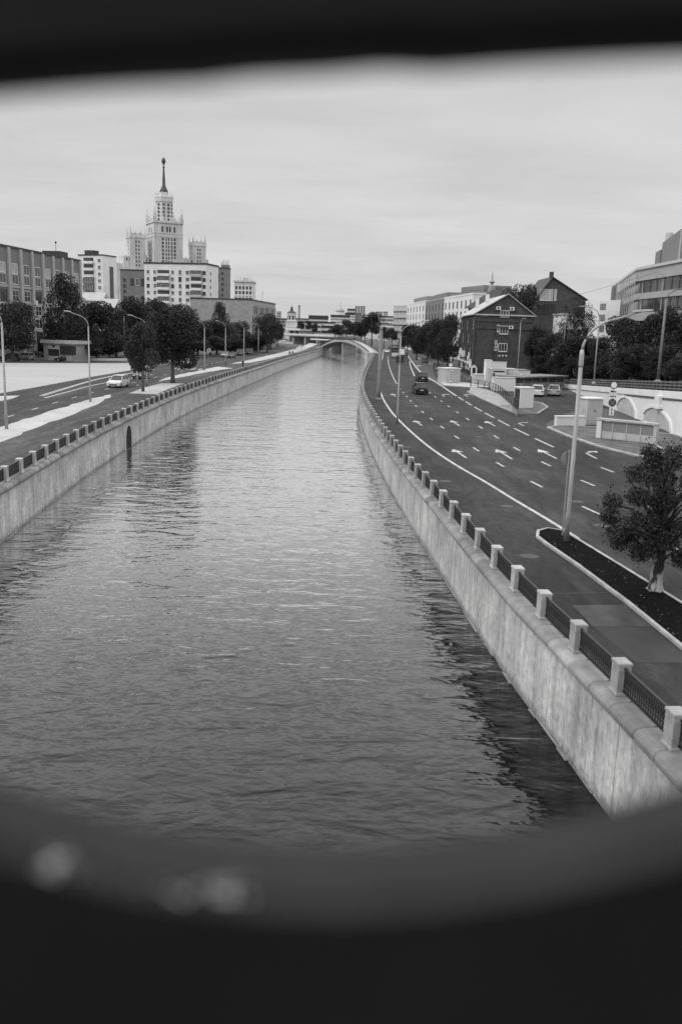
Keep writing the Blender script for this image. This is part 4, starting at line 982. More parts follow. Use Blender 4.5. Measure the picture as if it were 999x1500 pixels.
for k in range(8): mb = MB(); mb.box(-.4, .4, -.3, -.005, 0, hE - .5, 0, G_.X('left', .25 + k * 4.18, 0)); mb.build('brick_pier', M['brick'], G_.root)
r_ = random.Random(11)
for k in range(20):
    w, h = r_.uniform(.6, 2.0), r_.uniform(.35, 1.5); mb = MB(); mb.box(-w / 2, w / 2, -.65, -.32, 0, h, 0, G_.X('left', r_.uniform(1, 28), r_.uniform(.9, 5.2))); mb.build('shop_sign', M[('signw', 'plaster', 'signg')[k % 3]], G_.root)
for k in range(5): mb = MB(); mb.box(-1.3, 1.3, -.9, -.01, 0, .28, 0, G_.X('left', 3 + k * 5.6, 2.6)); mb.build('awning', M['plaster'], G_.root)
u_, z_ = G_.loc(694.5, 543); mb = MB(); mb.box(-1.0, -.55, -1.5, -.5, 0, 2.9); mb.box(.55, 1.0, -1.5, -.5, 0, 2.9); mb.add([(-1.0, -1.5, 2.901), (1.0, -1.5, 2.901), (0.3, -1.5, 3.8), (-.3, -1.5, 3.8), (-1.0, -.5, 2.901), (1.0, -.5, 2.901), (0.3, -.5, 3.8), (-.3, -.5, 3.8)], [(0, 1, 2, 3), (7, 6, 5, 4), (0, 3, 7, 4), (1, 5, 6, 2), (3, 2, 6, 7), (0, 4, 5, 1)])
o = mb.build('porch', M['white'], G_.root, fix=True); o.location = (.2, 0, 0); o.scale = (.62, .7, .62)
G_.done()
# tall roof with cupola behind the brick house
Q = Bld('dark_roofed_house', 'house with a large dark roof and a small white cupola behind the brick gable', D(684, 486, 262), D(720, 487, 255), 14, D(690, 452, 262).z, 'brick', roof=None)
zr = D(700, 424, 262).z
mb = MB(); mb.add([(-1, -1, Q.h), (Q.L + 1, -1, Q.h), (Q.L + 1, 15, Q.h), (-1, 15, Q.h), (Q.L * .45, 5, zr), (Q.L * .85, 5, zr), (Q.L * .85, 9, zr), (Q.L * .45, 9, zr)], [(0, 1, 5, 4), (1, 2, 6, 5), (2, 3, 7, 6), (3, 0, 4, 7), (4, 5, 6, 7), (0, 3, 2, 1)]); mb.build('roof', M['roofd'], Q.root)
mb = MB(); xx = Q.L * .62; mb.lathe([(1.1, zr - 1), (1.0, zr + 1.1), (.4, zr + 1.3), (.3, zr + 1.8), (.9, zr + 2.3), (.2, zr + 2.9), (.06, zr + 5.2)], 8, c=(xx - 2.6, 6)); mb.build('cupola', M['concd'], Q.root)
for k in range(3): Q.win(Q.L * (.2 + .3 * k), Q.h - 2, 1.2, 1.6, 'white')
Q.done()
# dark gabled building on the rise
A_, B_ = D(783, 489, 250), D(853, 492, 250); zb = 3.0; hE = D(853, 437, 250).z - zb
Q = Bld('dark_gabled_house', 'tall dark gabled house with a chimney rising behind the trees right of the brick house', A_, B_, 18, hE, 'brick', roof=None, z0=zb)
px_, hp = Q.loc(809, 405)
mb = MB(); mb.add([(0, 0, hE), (Q.L, 0, hE), (px_, 0, hp - .3), (0, 18, hE), (Q.L, 18, hE), (px_, 18, hp - .3)], [(0, 1, 2), (5, 4, 3), (0, 3, 4, 1)]); mb.build('gable', M['brick'], Q.root)
mb = MB()
for xe, sg in ((0, -1), (Q.L, 1)):
    zo = hE - .3
    mb.add([(px_, -.5, hp), (xe + sg * .5, -.5, zo), (xe + sg * .5, 18.5, zo), (px_, 18.5, hp), (px_, -.5, hp - .28), (xe + sg * .5, -.5, zo - .28), (xe + sg * .5, 18.5, zo - .28), (px_, 18.5, hp - .28)], [(0, 1, 2, 3), (7, 6, 5, 4), (0, 4, 5, 1), (1, 5, 6, 2), (2, 6, 7, 3)])
mb.build('roof', M['roofd'], Q.root, fix=True); Q.box('chimney', px_ - .5, px_ + .5, 1, 2, hp - .3, hp + 1.3, 'brick')
for (wx, w_) in ((797.5, 2.6), (807, .8), (813, .6)): u_, z_ = Q.loc(wx, 432); Q.win(u_, z_, w_, 3.0, 'blind', nx=3 if w_ > 2 else 1, nz=1)
for wx in (793, 800, 808): u_, z_ = Q.loc(wx, 452); Q.win(u_, z_, 1.6, 2.6, 'dark')
Q.done()
# pale house hidden in trees
Q = Bld('low_house', 'pale house glimpsed through the leaves under the dark gabled house', D(822, 490, 225), D(862, 492, 225), 10, D(840, 462, 225).z, 'white', 'low houses', roof='roofl', roof_h=.5)
for k in range(4): Q.win(Q.L * (.14 + .24 * k), Q.h - 4.2, 1.1, 1.6, 'dark')
Q.done()

# modern office with glass bands at the right edge
c1 = V2(D(927, 470, 155)); n1 = Vector((c1.x + 1.2, 84)); f1 = V2(D(898, 470, 200)); hM = D(927, 396, 155).z
N_ = thing('modern_office', 'modern office with ribbon windows and a finned top storey at the right edge', 'office building', (c1.x, c1.y, 0))
def loc2(p): return (p[0] - c1.x, p[1] - c1.y)
def inset(k): return [loc2(c1 + Vector((k, 0))), loc2(n1 + Vector((k, 0))), (40, n1.y - c1.y), (40, f1.y - c1.y + k * 0), loc2(f1 + Vector((k, 0)))]
zb1 = lambda py: D(927, py, 155).z
for i, (ya, yb, mt, k) in enumerate(((396, 412, 'office', 0), (412.2, 430, 'oglass', .5), (430.2, 439, 'office', 0), (439.2, 458, 'oglass', .5), (458.2, 470, 'office', 0), (470.2, 500, 'oglass', .5))):
    mb = MB(); mb.prism(inset(k), max(zb1(yb), 0), zb1(ya)); mb.build('spandrel' if mt == 'office' else 'ribbon_window', M[mt], N_)
    if mt == 'oglass':
        for q in range(22):
            y = -2 - q * 3.1
            mb = MB(); mb.box(.36 - y * 0 + q * .05, .44 + q * .05, y - .09, y + .09, max(zb1(yb), 0) + .01, zb1(ya) - .01); mb.build('mullion', M['officel'] if q % 3 == 0 else M['officed'], N_)
mb = MB(); mb.prism(inset(-.3), zb1(396) + .003, zb1(396) + .45); mb.build('roof', M['officel'], N_)
# pale panel painted for the sky-like reflection on the receding face's top band
e2 = V2(f1) - c1; zq = zb1(396)
uf = e2.normalized(); nf = Vector((-uf.y, uf.x))
mb = MB(); mb.prism([tuple(uf * .3 + nf * .02), tuple(e2 - uf * .3 + nf * .02), tuple(e2 - uf * .3 + nf * .12), tuple(uf * .3 + nf * .12)], zb1(411.5), zb1(396.5)); mb.build('sky_sheen_panel', M['officel'], N_)
for q_ in range(12): p_ = uf * (1 + q_ * (e2.length - 2) / 11); mb = MB(); mb.prism([tuple(p_ + nf * .13), tuple(p_ + uf * .12 + nf * .13), tuple(p_ + uf * .12 + nf * .3), tuple(p_ + nf * .3)], zb1(458), zb1(396.6)); mb.build('mullion', M['officel'], N_)
mb = MB(); a_ = V2(D(893, 470, 196)); mb.prism([loc2(a_), loc2(a_ + Vector((1.9, -1))), loc2(a_ + Vector((5, 8))), loc2(a_ + Vector((2, 8)))], D(893, 440, 196).z, D(893, 418, 196).z); mb.build('dark_end', M['officed'], N_)
mb = MB(); a_ = V2(D(875.5, 470, 190)); b_ = V2(D(906, 470, 180)); mb.prism([loc2(a_), loc2(b_), loc2(b_ + Vector((6, 18))), loc2(a_ + Vector((6, 18)))], 0, D(876, 441, 190).z); o = mb.build('pale_wing', M['plaster'], N_)
ux = (b_ - a_).normalized(); nx_ = Vector((ux.y, -ux.x))
for j in range(3):
    for k in range(4):
        p = a_ + ux * (.6 + k * .75); m_ = MB(); q0, q1 = loc2(p + nx_ * .01), loc2(p + ux * .42 + nx_ * .01); m_.prism([q0, q1, loc2(p + ux * .42 + nx_ * .08), loc2(p + nx_ * .08)], D(876, 450 + j * 16, 190).z - .6, D(876, 450 + j * 16, 190).z + .7); m_.build('window', M['oglass'], o)
# top storey
t1, t2 = V2(D(982, 480, 150)), V2(D(957.5, 480, 172)); zt1 = D(982, 335, 150).z; zt2 = zt1
mb = MB(); mb.prism([loc2(t1), loc2(t1 + Vector((1.0, -40))), loc2(t1 + Vector((30, -40))), loc2(t2 + Vector((30, 0))), loc2(t2)], zq + .46, zt1); mb.build('top_storey', M['officed'], N_)
for k in range(16):
    mb = MB(); y = -1.2 - k * 2.3; q = loc2(t1 + Vector((-.25 - y * -.026, y))); mb.box(q[0] - .05, q[0] + .5, q[1] - .35, q[1] + .35, zq + .5, zt1 - .25); mb.build('facade_fin', M['office'], N_)
mb = MB(); p_ = V2(D(949, 480, 178)); mb.prism([loc2(p_), loc2(V2(t2) + Vector((-.1, .2))), loc2(V2(t2) + Vector((8, 8))), loc2(p_ + Vector((8, 8)))], zq + .46, D(950, 367, 175).z); mb.build('roof_plant', M['officed'], N_)
mb = MB(); q = loc2(D(966.5, 480, 172)); mb.lathe([(.75, zq + .5), (.75, D(966, 338, 172).z)], 10, c=(q[0] + 1, q[1] + 3)); mb.build('flue', M['officel'], N_)

# ------------------------------------------------------------------ approach ramp and arched retaining wall
RW = Line([(30.3, 10), (30.9, 50), (31.5, 80), (32.2, 88), (34.2, 110), (36.0, 130), (38.0, 150), (39.0, 168)], 2)
def rz_(y): return max(0.02, min(7.8, 4.15 - (y - 81) * .0475))
def ribbon(mb, line, ss, o0, o1, f0, f1, dz=0):
    vs = []
    for d in ss:
        q, r = line.off(d, o0), line.off(d, o1); vs += [(q.x, q.y, f0(q.y)), (r.x, r.y, f1(r.y))]
    mb.add(vs, [(2 * i, 2 * i + 1, 2 * i + 3, 2 * i + 2) for i in range(len(ss) - 1)])
ss = RW.sample(0, RW.len, 2.5)
mb = MB(); ribbon(mb, RW, ss, .55, 13, rz_, rz_); struct('ramp_road', mb, M['road'])
mb = MB(); ribbon(mb, RW, ss, 13, 60, rz_, rz_); ribbon(mb, RW, ss, 60, 60.01, rz_, lambda y: -.5); struct('terrain', mb, M['grass'])
wroot = thing('retaining_wall', 'white retaining wall with blind pointed arches carrying the ramp at right', 'retaining wall', (31.5, 80, 0))
def wl(p, z): return (p.x - 31.5, p.y - 80, z)
m_ = MB(); vs = []
for d in ss:
    a, b = RW.off(d, 0), RW.off(d, .55); vs += [wl(a, -.4), wl(a, rz_(a.y) - .55), wl(b, rz_(a.y) - .55), wl(b, -.4)]
fs = [(4 * i + j, 4 * i + (j + 1) % 4, 4 * i + 4 + (j + 1) % 4, 4 * i + 4 + j) for i in range(len(ss) - 1) for j in range(4)] + [(3, 2, 1, 0)]
m_.add(vs, fs); m_.build('wall', M['white'], wroot, fix=True)
m_ = MB(); vs = []
for d in ss:
    a, b = RW.off(d, -.18), RW.off(d, .65); z = rz_(a.y); vs += [wl(a, z - .545), wl(a, z + .12), wl(b, z + .12), wl(b, z - .545)]
m_.add(vs, [(4 * i + j, 4 * i + (j + 1) % 4, 4 * i + 4 + (j + 1) % 4, 4 * i + 4 + j) for i in range(len(ss) - 1) for j in range(4)] + [(3, 2, 1, 0)]); m_.build('coping', M['white'], wroot, fix=True)
WA, WB = RW.pos(RW.at_y(80))[0], RW.pos(RW.at_y(112))[0]
def arch(pts, name):
    # outline measured on the wall face: (px, py) points anticlockwise from lower left
    tr = [onplane(x, y, WA, WB) for x, y in pts]; out = []
    def w(a, z, o):
        d = RW.at_y(80) + a; p = RW.off(d, -o); return wl(p, z)
    infill = [w(a, max(z, -.2), .03) for a, z in tr]
    m_ = MB(); m_.add(infill, [tuple(range(len(tr)))]); m_.build('arch_infill', M['conc'], wroot)
    c = sum(a for a, z in tr) / len(tr); zc = min(z for a, z in tr)
    o2 = [(c + (a - c) * 1.12, zc + (z - zc) * 1.12) for a, z in tr]
    vs = [w(a, max(z, -.2), .035) for a, z in tr] + [w(a, max(z, -.2), .16) for a, z in tr] + [w(a, max(z, -.2), .16) for a, z in o2] + [w(a, max(z, -.2), .0) for a, z in o2]
    n = len(tr); fs = [(j * n + i, j * n + i + 1, (j + 1) * n + i + 1, (j + 1) * n + i) for i in range(n - 1) for j in range(3)]
    m_ = MB(); m_.add(vs, fs); m_.build('arch_surround', M['white'], wroot, fix=True)
arch([(904, 602), (904, 594), (907, 587), (912, 583), (916.5, 582), (922, 586), (927, 594), (930, 602), (930.5, 614)], 'a')
arch([(943.6, 614), (943.6, 606), (947, 601), (952.5, 598), (958, 597), (966, 601.5), (975, 609.5), (981, 619), (983.5, 635)], 'b')
p = RW.off(RW.at_y(91), -.2); m_ = MB(); m_.box(-.35, .35, -.9, .9, 0, .25); m_.box(-.3, .3, -.7, .7, .252, 1.3); o = m_.build('bracket', M['white'], wroot); o.location = wl(p, 2.0)
m_ = MB(); q = [RW.off(RW.at_y(y), -.08) for y in (82, 90, 100, 108)]; m_.tube([wl(a, rz_(a.y) - .68) for a in q], .06, 6); m_.build('cable', M['signd'], wroot)
# fence along the top
fr = thing('ramp_fence', 'grey post and rail fence along the top of the arched retaining wall', 'fence', (32.5, 80, 0))
def fl(p, z): return (p.x - 32.5, p.y - 80, z)
d = RW.at_y(50); k = 0
while d < RW.at_y(158):
    a = RW.off(d, 1.4); z = rz_(a.y)
    m_ = MB(); m_.box(-.07, .07, -.07, .07, 0, 1.15); o = m_.build('post', M['timber'], fr); o.location = fl(a, z); d += 1.75; k += 1
for zz_ in (.35, .7, 1.02):
    m_ = MB(); vs = []
    for d in RW.sample(RW.at_y(50), RW.at_y(158), 4):
        for o_, dz in ((1.28, -.07), (1.33, -.07), (1.33, .07), (1.28, .07)): a = RW.off(d, o_); vs.append(fl(a, rz_(a.y) + zz_ + dz))
    n = len(vs) // 4; m_.add(vs, [(4 * i + j, 4 * i + (j + 1) % 4, 4 * i + 4 + (j + 1) % 4, 4 * i + 4 + j) for i in range(n - 1) for j in range(4)]); m_.build('rail', M['timber'], fr, fix=True)

# ------------------------------------------------------------------ street objects on the islands
def block(name, label, cat, px0, px1, pyb, pyt, dep, mat, rz=0, extra=None, group=None):
    a, b = at(px0, pyb), at(px1, pyb); w = (b - a).length; h = D((px0 + px1) / 2, pyt, (a.y + b.y) / 2).z
    root = thing(name, label, cat, ((a.x + b.x) / 2, (a.y + b.y) / 2, 0.05), math.atan2(b.y - a.y, b.x - a.x) + rz, group)
    m_ = MB(); m_.bbox(-w / 2, w / 2, 0, dep, 0, h, .04); m_.build('body', M[mat], root)
    return root, w, h
# hoarding
a, b = V2(at(875.5, 643)), V2(at(957, 652)); b = a + (b - a); w = (b - a).length
H_ = thing('hoarding', 'low wide hoarding of grey panels with pale end walls on the traffic island', 'hoarding', (a.x, a.y, .12), math.atan2(b.y - a.y, b.x - a.x))
hH = D(880, 617, a.y).z
m_ = MB(); m_.box(.25, w - .12, .05, .3, .0, hH * .42); m_.build('lower_panel', M['conc'], H_); m_ = MB(); m_.box(.25, w - .12, .02, .3, hH * .422, hH * .93); m_.build('upper_panel', M['signg'], H_)
m_ = MB(); m_.box(-.2, .245, -.12, 1.4, 0, hH); m_.build('end_wall', M['plaster'], H_); m_ = MB(); m_.box(w - .115, w + .15, -.12, .4, 0, hH); m_.build('end_post', M['conc'], H_)
m_ = MB(); m_.box(-.25, w + .2, -.2, .55, hH + .002, hH + .16); m_.build('cap', M['conc'], H_)
for k in range(1, 4): m_ = MB(); x = w * k / 4; m_.box(x - .04, x + .04, -.02, .018, 0, hH * .93); m_.build('panel_strip', M['conc'], H_)
r1, w1, h1 = block('concrete_cabinet', 'tall pale concrete box beside the stack of road signs', 'cabinet', 857.5, 880, 623, 585.5, 1.6, 'conc')
m_ = MB(); m_.bbox(-w1 / 2 - .12, w1 / 2 + .12, -.12, 1.72, h1 + .002, h1 + .14, .05); m_.build('cap', M['plaster'], r1)
m_ = MB(); m_.box(-w1 * .36, w1 * .36, -.02, -.003, .15, h1 * .9); m_.build('door', M['conc'], r1); m_ = MB(); m_.box(-.1, .1, -.05, -.021, h1 * .52, h1 * .57); m_.build('latch', M['signd'], r1)
r2, w2, h2 = block('low_wall', 'low pale concrete wall at the kerb left of the tall concrete box', 'wall', 814.5, 856.5, 625, 611.5, .5, 'plaster')
m_ = MB(); m_.box(-w2 / 2 - .03, w2 / 2 + .03, -.06, .56, h2 + .002, h2 + .1); m_.build('cap', M['white'], r2)
r3, w3, h3 = block('concrete_cabinet', 'white concrete box at the end of the sloping fence', 'cabinet', 760.5, 780, 599, 569, 1.5, 'white')
m_ = MB(); m_.bbox(-w3 / 2 - .06, w3 / 2 + .06, -.06, 1.56, h3 + .002, h3 + .1, .03); m_.build('cap', M['white'], r3); m_ = MB(); m_.box(-w3 / 2 - .03, -w3 / 2 - .002, .15, 1.35, .1, h3 - .1); m_.build('dark_side_face', M['signd'], r3)  # dark sheet covers the left side of the white box
# bank fence
fr = thing('bank_fence', 'dark railing with upright bars along the top of the paved bank', 'fence', tuple(top[0])); FB = Line([(p.x, p.y) for p in top], .5)
n = 17
for k in range(n + 1):
    p = FB.pos(FB.len * k / n)[0]; zz_ = .7 ; m_ = MB(); m_.box(-.06, .06, -.06, .06, 0, 1.15); o = m_.build('post', M['framed'], fr); o.location = (p.x - top[0].x, p.y - top[0].y, 0)
for zz_ in (.2, .6, 1.1):
    m_ = MB(); m_.tube([(FB.pos(FB.len * k / 24)[0].x - top[0].x, FB.pos(FB.len * k / 24)[0].y - top[0].y, zz_) for k in range(25)], .035, 5); m_.build('rail', M['framed'], fr)
# chevron block
r4, w4, h4 = block('chevron_block', 'grey concrete block with a chevron panel at the road fork', 'barrier', 654, 673.5, 562, 541, 3, 'conc')
m_ = MB(); m_.box(-w4 / 2 - .1, w4 / 2 + .1, -.1, 3.1, h4 + .002, h4 + .18); m_.build('cap', M['plaster'], r4)
xl = -w4 * .22; pn = MB(); pn.box(xl - .38, xl + .38, -.1, -.02, .25, h4 - .15); pn = pn.build('chevron_panel', M['signw'], r4)
for k in range(4):
    z = .5 + k * (h4 - .75) / 4; m_ = MB(); m_.add([(xl - .3, -.105, z - .08), (xl, -.105, z + .2), (xl + .3, -.105, z - .08), (xl + .3, -.105, z + .12), (xl, -.105, z + .42), (xl - .3, -.105, z + .12)], [(0, 1, 4, 5), (1, 2, 3, 4)]); m_.build('chevron', M['signd'], pn)
sign(at(658.5, 562) + Vector((0, .1, 0)), 4.9, 'square no through road sign above the chevron block', (('tee', 4.3, .45, 'signd', 'signw'), ('disc', 3.3, .3, 'signw', 'signw')))
# pavilion
a, b = at(764, 573), at(826, 570); w = (b - a).length
pv = thing('pavilion', 'low pavilion with a flat pale roof and dark windows behind the parked cars', 'pavilion', (a.x, a.y, 0), math.atan2(b.y - a.y, b.x - a.x)); h_ = D(795, 551, (a.y + b.y) / 2).z
m_ = MB(); m_.box(0, w, 0, 5, 0, h_ * .55); m_.build('wall', M['concd'], pv); m_ = MB(); m_.box(.05, w - .05, .06, 4.9, h_ * .552, h_ - .2); m_.build('window_band', M['glass'], pv)
for k in range(6): m_ = MB(); x = w * (.02 + .19 * k); m_.box(x, x + .16, -.02, .05, h_ * .553, h_ - .2); m_.build('mullion', M['concd'], pv)
m_ = MB(); m_.box(-.3, w + .3, -.45, 5.3, h_ - .197, h_ + .02); m_.build('roof', M['rooff'], pv)
def sbox(label, px0, px1, pyb, pyt, dep, mat, zb=0.0, cat='concrete block', name='concrete_block', cap=None):
    d_ = at((px0 + px1) / 2, pyb, zb).y; a, b = D(px0, pyb, d_), D(px1, pyb, d_); zt = D((px0 + px1) / 2, pyt, d_).z; w = (b - a).length
    r = thing(name, label, cat, ((a.x + b.x) / 2, d_, zb), 0, 'underpass building works')
    m_ = MB(); m_.bbox(-w / 2, w / 2, 0, dep, 0, zt - zb, .03); m_.build('body', M[mat], r)
    m_ = MB(); m_.box(-w / 2 - .05, w / 2 + .05, -.05, dep + .05, zt - zb + .002, zt - zb + .08); m_.build('cap', M[cap or mat], r); return r, w, zt - zb
sbox('pale square pillar at the left end of the pavilion', 760.5, 763.5, 571, 549, .5, 'white')
r5, w5, h5 = sbox('wide white concrete box in front of the grey stair house', 722, 754, 573, 554, 2.2, 'white', cap='conc')
r6, w6, h6 = sbox('grey stair house with a dark slot window in front of the brick house', 718, 741, 568, 541, 4, 'concd', cap='conc')
m_ = MB(); m_.box(-w6 * .4, w6 * .35, -.03, -.004, h6 * .84, h6 * .93); m_.build('slot_window', M['glass'], r6); m_ = MB(); m_.box(-w6 * .4, -w6 * .3, -.2, -.004, h6 * .45, h6 * .8); m_.build('wall_lamp', M['signd'], r6)
sbox('pale concrete block between the stair house and the pavilion', 741.5, 757, 568, 541.5, 5, 'plaster', cap='conc')
sbox('tall narrow pale block left of the white notice board', 710, 718.5, 565, 528, 2.5, 'plaster')
r7, w7, h7 = sbox('white notice board on the roof of the stair house', 719, 739.5, 568, 530.5, .25, 'white')
sbox('low pale ramp wall left of the narrow block', 694, 711, 564, 549, 3, 'conc')
sbox('long pale slab roof behind the pavilion, below the dark trees', 757, 775, 566, 543, 6, 'plaster', cap='rooff')
m_ = MB(); st = thing('access_stair', 'slanting pale handrail stair beside the grey stair house', 'stair', tuple(at(706, 561)))
m_.tube([(0, 0, .4), (2.6, 0, 2.0)], .09, 6); m_.build('handrail', M['white'], st); m_ = MB()
for k in range(6): m_.box(k * .42, k * .42 + .44, -.6, .6, 0, .25 + k * .25)
m_.build('steps', M['conc'], st)
# rubble and kerb by the wall
a = at(962, 656); rt = thing('kerb_strip', 'short pale kerb strip right of the hoarding', 'kerb', tuple(a), math.atan2(*( (at(978, 664) - at(950, 650)).yx))); m_ = MB(); m_.bbox(-2.6, 2.6, -.15, .15, 0, .22, .04); m_.build('kerb', M['kerb'], rt)
# ------------------------------------------------------------------ bridges
aL = V2(BL.off(BL.at_y(420), .3)); aR = V2(BR.off(BR.at_y(349), -.3)); u = aR - aL; Lb = u.length
fb = thing('footbridge', 'pale arched footbridge spanning the river in the distance', 'bridge', (aL.x, aL.y, 0), math.atan2(u.y, u.x))
def arcz(t, z0, rise): return z0 + rise * (1 - (2 * t - 1) ** 2)
N = 28; m_ = MB(); vs = []
zc = D(515, 498.5, 382).z
for i in range(N + 1):
    t = i / N; x = Lb * t; zu = arcz(t, -.35, zc - .8 + .35); zo = arcz(t, .35, zc - .35)
    vs += [(x, -2.2, zu), (x, -2.2, zo), (x, 2.2, zo), (x, 2.2, zu)]
m_.add(vs, [(4 * i + j, 4 * i + (j + 1) % 4, 4 * i + 4 + (j + 1) % 4, 4 * i + 4 + j) for i in range(N) for j in range(4)] + [(3, 2, 1, 0), (4 * N, 4 * N + 1, 4 * N + 2, 4 * N + 3)]); m_.build('arch_deck', M['conc'], fb, fix=True)
for yy in (-2.05, 2.05):
    m_ = MB(); m_.tube([(Lb * i / N, yy, arcz(i / N, .35, zc - .35) + 1.0) for i in range(N + 1)], .07, 5); m_.tube([(Lb * i / N, yy, arcz(i / N, .35, zc - .35) + .5) for i in range(N + 1)], .2, 5)
    for i in range(N + 1): x = Lb * i / N; z = arcz(i / N, .35, zc - .35); m_.box(x - .05, x + .05, yy - .05, yy + .05, z, z + 1.0); m_.box(x + .6, x + .68, yy - .03, yy + .03, z, z + 1.0)
    m_.build('railing', M['framed'], fb)
for x in (-.8, Lb + .8): m_ = MB(); m_.bbox(x - 1.6, x + 1.6, -3, 3, -4.2, .5, .1); m_.build('abutment', M['conc'], fb)
def deck(name, label, A, B, z, wdt, thick, mat, piers, par=1.0, railmat='framed'):
    A, B = V2(A), V2(B); u = B - A; L_ = u.length; r = thing(name, label, 'bridge', (A.x, A.y, 0), math.atan2(u.y, u.x), 'road bridges beyond the footbridge')
    m_ = MB(); m_.box(0, L_, 0, wdt, z - thick, z); m_.build('deck', M[mat], r); m_ = MB(); m_.box(0, L_, -.15, -.003, z - thick * .6, z + .25); m_.build('edge_beam', M['plaster'], r)
    m_ = MB(); n = int(L_ / 2)
    for k in range(n + 1): x = L_ * k / n; m_.box(x - .06, x + .06, -.1, 0, z + .251, z + par)
    m_.box(0, L_, -.12, .02, z + par, z + par + .1); m_.build('parapet', M[railmat], r)
    for k in range(piers): x = L_ * (k + .7) / piers; m_ = MB(); m_.box(x - .6, x + .6, 1, wdt - 1, -5, z - thick - .003); m_.build('pier', M['concd'], r)
    return r
deck('road_bridge', 'long road bridge with a dark parapet crossing behind the footbridge', D(416, 483, 560), D(506, 490, 520), 5.2, 14, 1.3, 'concd', 5)
deck('road_bridge', 'lower pale bridge deck between the footbridge and the long road bridge', D(455, 490, 500), D(505, 494, 470), 3.2, 10, .7, 'pale', 3, .6)
deck('overpass', 'upper overpass slab in front of the bell tower at the end of the left road', D(417, 480, 620), D(440, 481.5, 610), 8.2, 16, 1.2, 'conc', 3, 1.0)
# ------------------------------------------------------------------ far skyline
def far_house(label, x0, x1, ytop, d, mat, rows=2, cols=5, roof='roofd', group='low town houses on the skyline', base=0, ww=1.4, wh=2.0, dep=14, rh=1.2):
    Q = Bld('town_house', label, D(x0, 481, d), D(x1, 481.5, d), dep, D((x0 + x1) / 2, ytop, d).z, mat, group, roof=roof, roof_h=rh)
    for j in range(rows):
        for k in range(cols): Q.win(Q.L * (k + .5) / cols, Q.h - 2.4 - j * 3.6, ww, wh, 'bare')
    return Q.done()
far_house('white two storey house with dark windows behind the long road bridge', 447, 470, 473.5, 640, 'white', 2, 7)
far_house('longer white house with a row of windows left of the far trees', 471, 490, 474, 650, 'white', 2, 8)
far_house('pale house with a low roof right under the domed cathedral', 484, 512, 465, 1100, 'plaster', 3, 9, rh=3)
far_house('wide pale terrace below the far domed cathedral with a dark roof', 452, 480, 468, 900, 'plaster', 2, 10, rh=4)
far_house('long pale terrace on the skyline between cathedral and chimneys', 505, 527, 461.5, 1200, 'plaster', 3, 8, rh=3)
far_house('grey distant block left of the bell tower', 405, 411, 457, 1300, 'conc', 8, 3, 'conc')
far_house('low pale building left of the bell tower on the skyline', 404, 424, 468, 900, 'concd', 3, 7)
far_house('low grey building right of the bell tower on the skyline', 433, 452, 468, 950, 'conc', 2, 7)
far_house('pale low building in front of the group of four far chimneys', 530, 556, 466, 900, 'plaster', 3, 8)
far_house('pale building at the foot of the paler chimney group', 555, 577, 465, 800, 'plaster', 3, 7)
far_house('pale distant roof line behind the long pale terrace', 508, 522, 455, 1500, 'plaster', 2, 6, rh=3)
# bell tower
b = D(427, 481, 720); bt = thing('bell_tower', 'small white bell tower with a dark dome at the end of the left road', 'church', (b.x, b.y, 0)); zz = lambda py: D(427, py, 720).z
m_ = MB(); m_.box(-6, 6, -5, 5, 0, zz(479)); m_.box(-4.3, 4.3, -4.3, 4.3, zz(479), zz(471)); m_.box(-4.8, 4.8, -4.8, 4.8, zz(471), zz(470)); m_.lathe([(3.6, zz(470)), (3.6, zz(461)), (4.2, zz(460.5)), (4.0, zz(459.5))], 8); m_.build('tower', M['white'], bt)
m_ = MB(); m_.lathe([(3.9, zz(459.4)), (3.6, zz(458)), (2.4, zz(456)), (1.0, zz(455.3)), (1.2, zz(453)), (.9, zz(452)), (1.1, zz(450.5)), (.3, zz(449.5)), (.1, zz(447))], 10); m_.build('dome', M['towerd'], bt)
for k in range(8):
    a = R(k * 45 + 22.5); m_ = MB(); m_.box(-.8, .8, -.08, -.01, zz(468.5), zz(462.5), 0, Matrix.Translation((3.36 * math.cos(a), 3.36 * math.sin(a), 0)) @ Matrix.Rotation(a + math.pi / 2, 4, 'Z')); m_.build('bell_opening', M['glass'], bt)
# cathedral
b = D(497.5, 481, 1500); ct = thing('cathedral', 'pale domed cathedral on the skyline above the white terraces', 'church', (b.x, b.y, 0)); zz = lambda py: D(497.5, py, 1500).z
m_ = MB(); m_.box(-15, 15, -12, 12, 0, zz(468)); m_.build('body', M['plaster'], ct); m_ = MB(); m_.lathe([(6.6, zz(468)), (6.6, zz(457.2)), (7.2, zz(456.8))], 14); m_.build('drum', M['plaster'], ct)
m_ = MB(); m_.lathe([(7.0, zz(456.7)), (7.1, zz(454.8)), (5.2, zz(452)), (2.4, zz(450)), (1.2, zz(449)), (.9, zz(448)), (.4, zz(447)), (.3, zz(441))], 14); m_.build('dome', M['roofl'], ct); m_ = MB(); m_.lathe([(7.25, zz(456.7)), (7.25, zz(455.0))], 14); m_.build('dome_band', M['concd'], ct)
def chimney(px, ytop, d, r, mat, label, group): 
    b = D(px, 481, d); c = thing('chimney', label, 'chimney', (b.x, b.y, 0), 0, group); h = D(px, ytop, d).z; m_ = MB(); m_.lathe([(r * 1.15, 0), (r, h * .97)], 10); m_.build('stack', M[mat], c); m_ = MB(); m_.lathe([(r * 1.12, h * .97), (r * 1.12, h)], 10); m_.build('rim', M['framed'], c)
for k, x in enumerate((520.7, 524.6, 528.5, 532.2)): chimney(x, 448.5, 1200, 1.3, 'darkpl', 'dark chimney in the group of four, %s' % ('leftmost', 'second from the left', 'second from the right', 'rightmost')[k], 'group of four dark chimneys')
